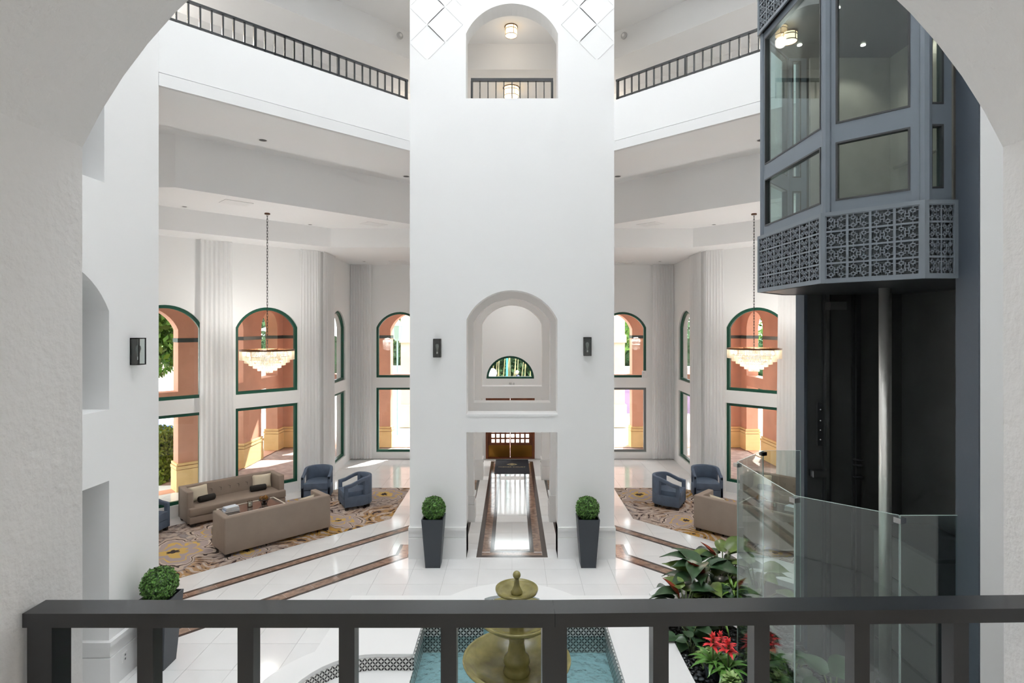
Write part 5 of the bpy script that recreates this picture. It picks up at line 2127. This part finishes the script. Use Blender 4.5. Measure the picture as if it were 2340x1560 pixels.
def put_leaf(kind, root, loc, yaw, pitch, roll=0.0, sc=1.0):
    o = link(LM[kind].name.split('.')[0], LM[kind], root, loc)
    o.rotation_euler = (roll, -pitch, yaw)
    o.scale = (sc, sc, sc)
    return o


def philodendron(x, y, label, n=16, sc=1.0, seed=0, kinds=('philo', 'philo', 'philo2'), red=1, h=0.35):
    rng = random.Random(seed)
    r = empty('philodendron', (x, y, 0.36))
    tag(r, label, 'plant', 'leafy plants in the planting bed')
    st = MB()
    for k in range(n):
        yaw = k * 2.39 + rng.uniform(-.3, .3)
        e = rng.uniform(0.15, 1.0)
        rad = (0.06 + 0.20 * (1 - e)) * sc
        hh = (h * (0.35 + 0.75 * e) + rng.uniform(-.04, .04)) * sc
        p = (math.cos(yaw) * rad, math.sin(yaw) * rad, hh)
        st.tube([(math.cos(yaw) * 0.02, math.sin(yaw) * 0.02, 0), (p[0] * .5, p[1] * .5, hh * .7), p], 0.008 * sc, 5)
        put_leaf(kinds[k % len(kinds)], r, p, yaw, rng.uniform(0.1, 0.7) * e + 0.05, rng.uniform(-.3, .3), sc * rng.uniform(.8, 1.2))
    for k in range(red):
        yaw = rng.uniform(2.4, 4.5)
        put_leaf('red', r, (math.cos(yaw) * .08, math.sin(yaw) * .08, h * sc * .8), yaw, 1.1, 0, sc)
    st.build('stem', M_STEM, r, smooth=True)
    return r


def rosette(x, y, z, label, kind, n, sc=1.0, seed=0, name='dracaena', cat='plant', stem=0.15):
    rng = random.Random(seed)
    r = empty(name, (x, y, z))
    tag(r, label, cat, 'leafy plants in the planting bed')
    MB().tube([(0, 0, 0), (0, 0, stem)], 0.018 * sc, 8).build('stem', M_STEM, r)
    for k in range(n):
        yaw = k * 2.39 + rng.uniform(-.2, .2)
        e = k / n
        put_leaf(kind, r, (math.cos(yaw) * .012, math.sin(yaw) * .012, stem * (0.55 + 0.45 * e)), yaw, 0.35 + 1.0 * e, 0, sc * rng.uniform(.85, 1.15) * (1 - 0.3 * e))
    return r


def bromeliad(x, y, label, sc=1.0, seed=0, zb=0.36, pot=True, fl=0.36):
    rng = random.Random(seed)
    r = empty('bromeliad', (x, y, zb))
    tag(r, label, 'plant', 'red bromeliads')
    if pot:
        MB().lathe([(0.075, 0), (0.10, 0.17), (0.108, 0.17), (0.108, 0.185), (0.09, 0.185), (0.085, 0.15)], (0, 0, 0), 20).build('pot', M_POT, r, smooth=False)
    z0 = 0.17 if pot else 0.02
    for k in range(17):
        yaw = k * 2.39 + rng.uniform(-.2, .2)
        e = k / 17
        put_leaf('brom', r, (math.cos(yaw) * .02, math.sin(yaw) * .02, z0 + 0.04 * e), yaw, 0.5 + 0.75 * e, 0, sc * rng.uniform(.85, 1.1) * (1 - .25 * e))
    MB().tube([(0, 0, z0), (0.005, 0, z0 + fl * sc)], 0.012, 8).build('flower_stalk', M_STEM, r)
    for k in range(22):
        yaw = k * 2.39
        e = k / 22
        put_leaf('bract' if k < 14 else 'bracts', r, (math.cos(yaw) * .008, math.sin(yaw) * .008, z0 + fl * sc * (0.62 + 0.40 * e)), yaw, 0.25 + 1.1 * e, 0, sc * (1.25 - .4 * e))
    return r


philodendron(2.36, 7.62, 'broad dark philodendron at the near left corner of the bed', 20, 1.2, 1, red=1)
philodendron(2.72, 7.98, 'philodendron with an upright bronze-red leaf in the middle of the clump', 20, 1.35, 2, red=2, h=0.45)
philodendron(3.15, 8.35, 'tall philodendron against the far white rim', 18, 1.3, 3, h=0.5)
philodendron(3.45, 7.9, 'pale-looking philodendron seen through the glass screen', 16, 1.25, 4, ('philo2', 'philo2'), 0, 0.5)
philodendron(2.28, 7.15, 'philodendron with pale-veined heart leaves hanging over the pool coping', 12, 0.95, 5, ('philo', 'heart'), 0, 0.28)
philodendron(2.20, 6.85, 'small heart-leaf plant between the coping and the bromeliads', 7, 0.75, 6, ('heart', 'heart', 'philo2'), 0, 0.25)
rosette(2.75, 7.42, 0.36, 'lime strap-leaf plant in front of the clump', 'strap', 22, 1.0, 3, stem=0.32)
rosette(3.02, 7.66, 0.36, 'lime strap-leaf plant beside the glass screen', 'strap', 22, 1.05, 4, stem=0.5)
rosette(3.5, 8.5, 0.36, 'strap-leaf plant at the far rim behind the glass', 'strap', 18, 1.0, 6, stem=0.4)
rosette(3.25, 7.45, 0.36, 'long dark blade-leaf plant arching behind the glass', 'long', 8, 1.0, 7, stem=0.25)
bromeliad(2.46, 6.62, 'red bromeliad farthest back of the three', 0.95, 2, pot=False, fl=0.42)
bromeliad(2.30, 6.42, 'red bromeliad nearest the pool coping', 1.0, 3, pot=True, fl=0.34)
bromeliad(2.43, 6.30, 'red bromeliad on the right, in front of the glass', 1.0, 4, pot=True, fl=0.34)
for k, (x, y, z, lab) in enumerate(((2.38, 6.07, 0.60, 'round variegated plant below the bromeliads'), (2.30, 6.68, 0.50, 'variegated plant behind the left bromeliad'))):
    r = empty('variegated_plant', (x, y, z - 0.24))
    tag(r, lab, 'plant', 'leafy plants in the planting bed')
    MB().tube([(0, 0, 0), (0, 0, 0.2)], 0.03, 8).build('stem', M_STEM, r)
    rng = random.Random(k)
    for i in range(46):
        yaw = i * 2.39
        e = i / 46
        put_leaf('var', r, (math.cos(yaw) * .04 * (1 - e), math.sin(yaw) * .04 * (1 - e), 0.16 + 0.07 * e), yaw, 0.1 + 1.25 * e, rng.uniform(-.3, .3), 1.05)
philodendron(3.12, 6.25, 'dark plant added for a reflection in the glass screen near the piston', 12, 1.0, 12, ('philo', 'heart'), 0, 0.3)  # dark plants here are modelled in place of leaves reflected in the glass
philodendron(3.30, 5.75, 'dark plant added for a reflection in the glass screen below the cab', 12, 1.1, 13, ('philo', 'philo'), 0, 0.35)
rosette(3.35, 5.35, 0.36, 'long-leaved dark plant added for a reflection in the glass screen', 'long', 7, 1.0, 9, stem=0.2)

# ------------------------------------------------------------------ planters with boxwood balls


def box_ball_mesh():
    rng = np.random.default_rng(5)
    n = 3800
    d = rng.normal(size=(n, 3))
    d /= np.linalg.norm(d, axis=1)[:, None]
    bump = 1 + 0.03 * np.sin(d[:, :1] * 17) * np.sin(d[:, 1:2] * 15) + 0.03 * np.sin(d[:, 2:3] * 19)
    c = d * (0.215 * bump * rng.uniform(0.86, 1.03, size=(n, 1)))
    nr = d + rng.normal(size=(n, 3)) * 0.6
    nr /= np.linalg.norm(nr, axis=1)[:, None]
    t = np.cross(nr, rng.normal(size=(n, 3)))
    t /= np.linalg.norm(t, axis=1)[:, None]
    b = np.cross(nr, t)
    s = 0.0155 * rng.uniform(.8, 1.25, size=(n, 1))
    V = np.stack([c - t * s, c - b * s * .62, c + t * s, c + b * s * .62], axis=1).reshape(-1, 3)
    me = bpy.data.meshes.new('boxwood_foliage')
    me.from_pydata(V.tolist(), [], np.arange(n * 4).reshape(-1, 4).tolist())
    me.materials.append(M_BOX)
    return me


BALL = box_ball_mesh()


def planter(x, y, label):
    r = empty('topiary_planter', (x, y, 0))
    tag(r, label, 'planter', 'tapered planters with boxwood balls')
    H, tb, tt = 0.90, 0.135, 0.20
    m = MB()
    th = 0.02
    rings = [(tb, 0.0), (tt, H), (tt - th, H), (tt - th - 0.01, H - 0.10)]
    vs = []
    for (h, z) in rings:
        vs += [(-h, -h, z), (h, -h, z), (h, h, z), (-h, h, z)]
    fs = [(3, 2, 1, 0)]
    for k in range(3):
        for i in range(4):
            j = (i + 1) % 4
            fs.append((k * 4 + i, k * 4 + j, k * 4 + 4 + j, k * 4 + 4 + i))
    m.add(vs, fs)
    m.build('pot', M_POT, r)
    q = tt - th - 0.012
    MB().box(-q, -q, H - 0.14, q, q, H - 0.09).build('soil', M_SOIL, r)
    MB().sphere((0, 0, 1.055), 0.185, 20, 14).build('inner_core', M_LEAFB, r, smooth=True)
    o = link('foliage', BALL, r, (0, 0, 1.055))
    o['kind'] = 'stuff'
    return r


planter(-1.45, 10.38, 'tapered dark planter with boxwood ball, left side of the tower passage')
planter(1.40, 10.38, 'tapered dark planter with boxwood ball, right side of the tower passage')
planter(-4.60, 7.31, 'tapered dark planter with boxwood ball against the left side wall')

# wall outlet low on the left pier
wo = empty('wall_outlet', (-LX + 0.047, 7.05, 0.26))
tag(wo, 'white wall outlet in the baseboard of the left side wall', 'outlet')
MB().box(-0.002, -0.04, -0.06, 0.006, 0.04, 0.06).build('cover_plate', M_TRIM, wo)
for z in (-0.025, 0.025):
    MB().box(0.005, -0.012, z - 0.012, 0.007, 0.012, z + 0.012).build('socket', M_GREYFRAME, wo)

# ------------------------------------------------------------------ rugs and door mat
for s, side in ((-1, 'left'), (1, 'right')):
    m = MB()
    pts = [(2.79, 15.35), (2.79, 12.89), (6.9, 8.78), (9.0, 10.9), (8.75, 11.2), (4.6, 15.35)]
    m.ext([[mx(s, p) for p in pts]], 0.0005, 0.008)
    o = m.build('area_rug', M_RUG)
    tag(o, 'swirl patterned beige and ochre carpet under the %s seating group' % side, 'rug')
dm = empty('door_mat', (0, 17.75, 0.0015))
tag(dm, 'dark door mat with gold emblem and lettering before the wooden door', 'door mat')
MB().box(-0.535, -0.9, 0.0, 0.535, 0.9, 0.01).build('mat_body', M_MAT, dm)
text_obj('lettering', 'MIZNER COURT', 0.105, M_GOLD, dm, (0, -0.12, 0.0105), (0, 0, 0), depth=0.0008, sx=1.12)
em = MB()
em.ext([[(-.17, .22), (0, .08), (.17, .22), (0, .36)], [(-.125, .22), (0, .318), (.125, .22), (0, .122)]], 0.0102, 0.0116)
em.ext([[(-.06, .22), (0, .17), (.06, .22), (0, .27)], [(-.03, .22), (0, .245), (.03, .22), (0, .195)]], 0.0102, 0.0116)
em.build('emblem', M_GOLD, dm)

# ------------------------------------------------------------------ sofas
def make_sofa(label):
    r = empty('sofa')
    tag(r, label, 'sofa', 'taupe tufted sofas')
    Wd, Dp, H = 2.15, 0.80, 0.77
    hw = Wd / 2
    MB().box(-hw, 0.26, 0.07, hw, 0.40, H).build('backrest', M_TAUPE, r, bevel=0.025, smooth=True)
    for sx in (-1, 1):
        a, b = sorted((sx * hw, sx * (hw - 0.13)))
        MB().box(a, -0.30, 0.07, b, 0.395, H - 0.005).build('arm', M_TAUPE, r, bevel=0.025, smooth=True)
    MB().box(-hw + 0.015, -0.42, 0.075, hw - 0.015, 0.30, 0.235).build('base', M_TAUPE, r, bevel=0.025, smooth=True)
    c = MB()
    c.ext([[(-hw + 0.01, -0.43), (hw - 0.01, -0.43), (hw - 0.01, -0.305), (hw - 0.135, -0.305), (hw - 0.135, 0.27), (-hw + 0.135, 0.27), (-hw + 0.135, -0.305), (-hw + 0.01, -0.305)]], 0.24, 0.42)
    c.build('seat_cushion', M_TAUPE, r, bevel=0.03, smooth=True)
    for k in range(9):
        x = -0.80 + k * 0.2
        bt = MB().sphere((x, 0.258, 0.605), 0.014, 8, 6).build('button', M_TAUPE, r, smooth=True)
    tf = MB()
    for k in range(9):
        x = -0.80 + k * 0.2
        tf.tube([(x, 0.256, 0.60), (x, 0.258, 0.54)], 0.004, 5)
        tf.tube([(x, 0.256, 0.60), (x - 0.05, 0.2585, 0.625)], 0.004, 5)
    tf.build('tuft_seam', mat('dark_taupe_thread', srgb(110, 97, 88), 0.8), r)  # seams in a darker taupe than the upholstery
    for (x, y) in ((-hw + .1, -.36), (hw - .1, -.36), (-hw + .08, .32), (hw - .08, .32)):
        MB().box(x - .045, y - .045, 0.008, x + .045, y + .045, 0.075).build('leg', M_LEG, r)
    return r


def make_chair(label):
    r = empty('armchair')
    tag(r, label, 'armchair', 'slate blue barrel armchairs')
    hw, yf, ys, yb_ = 0.36, -0.37, 0.0, 0.37
    # half plan path (right side to back centre to left)
    path = []
    n = 20
    path.append((hw, yf))
    path.append((hw, -0.2))
    path.append((hw, ys))
    for i in range(1, n):
        a = PI * i / n
        path.append((hw * math.cos(a), ys + (yb_ - ys) * math.sin(a)))
    path += [(-hw, ys), (-hw, -0.2), (-hw, yf)]

    def sweep(pts, zb, zt, th, name, smooth=True, bev=0.012):
        m = MB()
        k = len(pts)
        inn = []
        for i, p in enumerate(pts):
            a = Vector(pts[max(i - 1, 0)])
            b = Vector(pts[min(i + 1, k - 1)])
            d = (b - a).normalized()
            nn = Vector((-d.y, d.x))
            inn.append((p[0] + nn.x * th, p[1] + nn.y * th))
        vs = []
        for i, p in enumerate(pts):
            t = i / (k - 1)
            z0 = zb(p) if callable(zb) else zb
            z1 = zt(p) if callable(zt) else zt
            q = inn[i]
            vs += [(p[0], p[1], z0), (p[0], p[1], z1), (q[0], q[1], z1), (q[0], q[1], z0)]
        fs = [(0, 1, 2, 3), tuple((k - 1) * 4 + j for j in (3, 2, 1, 0))]
        for i in range(k - 1):
            for j in range(4):
                l = (j + 1) % 4
                fs.append((i * 4 + j, (i + 1) * 4 + j, (i + 1) * 4 + l, i * 4 + l))
        m.add(vs, fs)
        return m.build(name, M_BLUE, r, bevel=bev, seg=2, smooth=True)

    def top(p):
        t = (p[1] - yf) / (yb_ - yf)
        t = min(1, t / 0.72)
        return 0.60 + 0.15 * (t * t * (3 - 2 * t))
    sweep(path, 0.08, 0.33, 0.07, 'lower_shell')
    backp = [p for p in path if p[1] > 0.10]
    sweep(backp, 0.32, top, 0.075, 'backrest')
    right = [p for p in path if p[0] > 0 and p[1] <= 0.2]
    left = [p for p in path if p[0] < 0 and p[1] <= 0.2]
    for q in (right, left):
        sweep(q, lambda p: top(p) - 0.085, top, 0.07, 'arm')
    for sx in (-1, 1):
        a, b = sorted((sx * hw, sx * (hw - 0.075)))
        MB().box(a, yf, 0.08, b, yf + 0.09, 0.60).build('front_post', M_BLUE, r, bevel=0.012, smooth=True)
    MB().box(-hw + 0.07, yf + 0.005, 0.08, hw - 0.07, 0.25, 0.26).build('base', M_BLUE, r, bevel=0.015, smooth=True)
    c = MB()
    c.ext([[(-hw + 0.075, yf - 0.01), (hw - 0.075, yf - 0.01)] + [((hw - 0.08) * math.cos(PI * i / 12), 0.0 + 0.27 * math.sin(PI * i / 12)) for i in range(13)]], 0.265, 0.43)
    c.build('seat_cushion', M_BLUE, r, bevel=0.03, smooth=True)
    for (x, y) in ((-.3, -.31), (.3, -.31), (-.24, .22), (.24, .22)):
        MB().box(x - .035, y - .035, 0.008, x + .035, y + .035, 0.085).build('leg', M_LEG, r)
    return r


def make_pillow(label):
    """plump square cushion with pointed corners, standing in local xz"""
    r = empty('throw_pillow')
    tag(r, label, 'pillow', 'cream throw pillows')
    n = 12
    vs, fs = [], []
    for side in (1, -1):
        b = len(vs)
        for i in range(n + 1):
            for j in range(n + 1):
                u, v = 2 * i / n - 1, 2 * j / n - 1
                t = ((1 - u ** 4) * (1 - v ** 4)) ** 0.6
                pin = 1 - 0.07 * (1 - abs(u) ** 2) * abs(v) ** 3
                pin2 = 1 - 0.07 * (1 - abs(v) ** 2) * abs(u) ** 3
                vs.append((0.22 * u * pin2, side * 0.065 * t, 0.17 + 0.17 * v * pin))
        for i in range(n):
            for j in range(n):
                a = b + i * (n + 1) + j
                fs.append((a, a + 1, a + n + 2, a + n + 1))
    MB().add(vs, fs).build('cover', M_CREAM, r, smooth=True)
    return r


def make_bolster(label):
    r = empty('bolster_pillow')
    tag(r, label, 'pillow', 'black bolster pillows')
    prof = [(0.02, -0.185), (0.055, -0.182), (0.068, -0.165), (0.072, 0), (0.068, 0.165), (0.055, 0.182), (0.02, 0.185)]
    m = MB().lathe(prof, (0, 0, 0), 24)
    m.v = [(z, y, x + 0.072) for (x, y, z) in m.v]
    m.build('cover', M_BOLSTER, r, smooth=True)
    return r


def make_table(label):
    r = empty('coffee_table')
    tag(r, label, 'coffee table', 'low coffee tables')
    w, d, h = 1.25, 0.68, 0.42
    MB().box(-w / 2 + .03, -d / 2 + .03, h - 0.02, w / 2 - .03, d / 2 - .03, h).build('table_top', M_TABLE, r)
    MB().ext([rect_pts(-w / 2, w / 2, -d / 2, d / 2), rect_pts(-w / 2 + .03, w / 2 - .03, -d / 2 + .03, d / 2 - .03)], h - 0.035, h + 0.004).build('frame', M_TABLEFR, r)
    for sx in (-1, 1):
        for sy in (-1, 1):
            MB().box(sx * (w / 2 - .02) - .018, sy * (d / 2 - .02) - .018, 0.008, sx * (w / 2 - .02) + .018, sy * (d / 2 - .02) + .018, h - 0.035).build('leg', M_TABLEFR, r)
    MB().box(-w / 2 + .04, -d / 2 + .04, 0.12, w / 2 - .04, d / 2 - .04, 0.135).build('lower_shelf', M_TABLE, r)
    return r


def make_book(w, d, h, cover, label):
    r = empty('book')
    tag(r, label, 'book', 'books stacked on the coffee tables')
    MB().box(-w / 2 + .006, -d / 2 + .006, 0.003, w / 2 - .002, d / 2 - .006, h - .003).build('pages', M_PAPER, r)
    c = MB()
    c.box(-w / 2, -d / 2, 0, w / 2, d / 2, 0.003)
    c.box(-w / 2, -d / 2, h - .003, w / 2, d / 2, h)
    c.box(-w / 2, -d / 2, 0.003, -w / 2 + .004, d / 2, h - .003)
    c.build('cover', cover, r)
    return r


def make_candle(label):
    r = empty('candle_holder')
    tag(r, label, 'candle holder')
    hexp = [(0.055 * math.cos(k * PI / 3), 0.055 * math.sin(k * PI / 3)) for k in range(6)]
    for k in range(6):
        a, b = hexp[k], hexp[(k + 1) % 6]
        m = MB()
        fn = plane_fn(a, b, 1)
        m.ext([rect_pts(0.002, 0.053, 0.008, 0.13)], 0, 0.002, fn)
        m.build('glass_panel', M_CLEAR, r)
        MB().bar((a[0], a[1], 0), (a[0], a[1], 0.135), 0.005, 0.005).build('edge_bar', M_BRASSDK, r)
    MB().ext([hexp], 0, 0.008).build('base', M_BRASSDK, r)
    MB().lathe([(0.028, 0.008), (0.028, 0.075)], (0, 0, 0), 16).build('candle', M_WAX, r)
    return r


def make_bowl(label):
    r = empty('footed_bowl')
    tag(r, label, 'bowl')
    MB().lathe([(0.06, 0), (0.06, 0.012), (0.045, 0.02), (0.04, 0.06), (0.09, 0.075), (0.125, 0.10), (0.12, 0.105), (0.085, 0.085), (0.02, 0.08)], (0, 0, 0), 28).build('bowl_body', M_LEG, r, smooth=True)
    for k in range(6):
        a = k * PI / 3
        MB().bar((0.05 * math.cos(a), 0.05 * math.sin(a), 0.0), (0.1 * math.cos(a), 0.1 * math.sin(a), 0.09), 0.012, 0.008).build('rib', M_BRASSDK, r)
    return r


def make_orb(label):
    r = empty('decorative_orb')
    tag(r, label, 'ornament', 'gold wire orbs in the bowls')
    for k in range(4):
        m = MB()
        a = k * PI / 4
        pts = []
        for i in range(17):
            t = 2 * PI * i / 16
            x, z = 0.042 * math.cos(t), 0.042 * math.sin(t)
            pts.append((x * math.cos(a), x * math.sin(a), z) if k < 3 else (x, z, 0.0))
        m.tube(pts, 0.005, 6)
        m.build('wire_loop', M_BRASS, r, smooth=True)
    return r


def place(o, x, y, z, rz, label=None, lean=0.0):
    o.location = (x, y, z)
    o.rotation_euler = (lean, 0, rz)
    if label:
        o['label'] = label
    return o


first = {}


def inst(key, maker, label, *args):
    if key not in first:
        first[key] = maker(*args, label)
        return first[key]
    c = copy_tree(first[key])
    c['label'] = label
    return c


for s, side in ((-1, 'left'), (1, 'right')):
    def q(x, y):
        return (s * -x, y)

    def ang(deg):
        return math.radians(deg) * (1 if s < 0 else -1)
    # x given for the left lounge (negative values)
    fx, fy = q(-4.98, 11.68)
    place(inst('sofa', make_sofa, ''), fx, fy, 0, ang(-135), 'taupe sofa with its back to the court, %s lounge' % side)
    rx, ry = q(-6.60, 13.30)
    place(inst('sofa', make_sofa, ''), rx, ry, 0, ang(45), 'taupe tufted sofa facing the court under the windows of the %s lounge' % side)
    x, y = q(-5.05, 14.62)
    place(inst('chair', make_chair, ''), x, y, 0, ang(8), 'slate blue barrel chair beside the chandelier window of the %s lounge' % side)
    x, y = q(-3.85, 13.87)
    place(inst('chair', make_chair, ''), x, y, 0, ang(-61), 'slate blue barrel chair nearest the tower, %s lounge' % side)
    if s < 0:
        x, y = q(-7.85, 11.88)
        place(inst('chair', make_chair, ''), x, y, 0, ang(85), 'slate blue barrel chair half hidden by the left side wall')
    # pillows on the rear sofa; sofa frame at 45 degrees: along = (.707,.707) , front = (.707,-.707)

    def on_sofa(cx, cy, al, fr):
        # coordinates for the left lounge rear sofa
        X = -6.60 + 0.7071 * al + 0.7071 * fr
        Y = 13.30 + 0.7071 * al - 0.7071 * fr
        return q(X, Y)
    x, y = on_sofa(0, 0, -0.70, -0.14)
    place(inst('pillow', make_pillow, ''), x, y, 0.42, ang(45 + 14), 'cream pillow at the outer end of the %s rear sofa' % side, lean=-0.25)
    x, y = on_sofa(0, 0, 0.70, -0.14)
    place(inst('pillow', make_pillow, ''), x, y, 0.42, ang(45 - 14), 'cream pillow at the inner end of the %s rear sofa' % side, lean=-0.25)
    x, y = on_sofa(0, 0, -0.60, 0.02)
    place(inst('bolster', make_bolster, ''), x, y, 0.42, ang(45 + 8), 'black bolster at the outer end of the %s rear sofa' % side)
    x, y = on_sofa(0, 0, 0.55, 0.02)
    place(inst('bolster', make_bolster, ''), x, y, 0.42, ang(45 - 8), 'black bolster at the inner end of the %s rear sofa' % side)
    # pillow on the front sofa (only its corner shows above the back)
    x, y = q(-4.98 + 0.7071 * 0.66 + 0.02, 11.68 + 0.7071 * 0.66 - 0.02)
    place(inst('pillow', make_pillow, ''), x, y, 0.42, ang(-135 + 15), 'cream pillow peeking over the back of the %s front sofa' % side, lean=-0.2)
    # table and things on it
    tx, ty = q(-5.80, 12.48)
    place(inst('table', make_table, ''), tx, ty, 0, ang(45), 'low coffee table with smoked top between the sofas of the %s lounge' % side)
    z = 0.424
    bx_, by_ = q(-6.10, 12.16)
    for k, (w, d, h, cv, lab) in enumerate(((0.30, 0.23, 0.035, M_BOOKW, 'pale bottom book of the stack on the %s coffee table'),
                                            (0.28, 0.21, 0.03, M_BOOKB, 'blue-grey middle book of the stack on the %s coffee table'),
                                            (0.26, 0.20, 0.03, M_BOOKW, 'pale top book of the stack on the %s coffee table'))):
        bk = inst('book%d' % k, lambda label, w=w, d=d, h=h, cv=cv: make_book(w, d, h, cv, label), '')
        place(bk, bx_, by_, z, ang(45 + (k - 1) * 6), lab % side)
        z += h
    x, y = q(-5.82, 12.44)
    place(inst('candle', make_candle, ''), x, y, 0.424, ang(10), 'hexagonal glass candle holder on the %s coffee table' % side)
    x, y = q(-5.60, 12.66)
    place(inst('bowl', make_bowl, ''), x, y, 0.424, 0, 'dark footed bowl on the %s coffee table' % side)
    for k, (dx, dy) in enumerate(((-0.05, -0.03), (0.055, -0.02), (0.0, 0.055))):
        place(inst('orb', make_orb, ''), x + dx, y + dy, 0.424 + 0.085 + 0.045, k, 'gold wire orb lying in the bowl on the %s coffee table' % side)
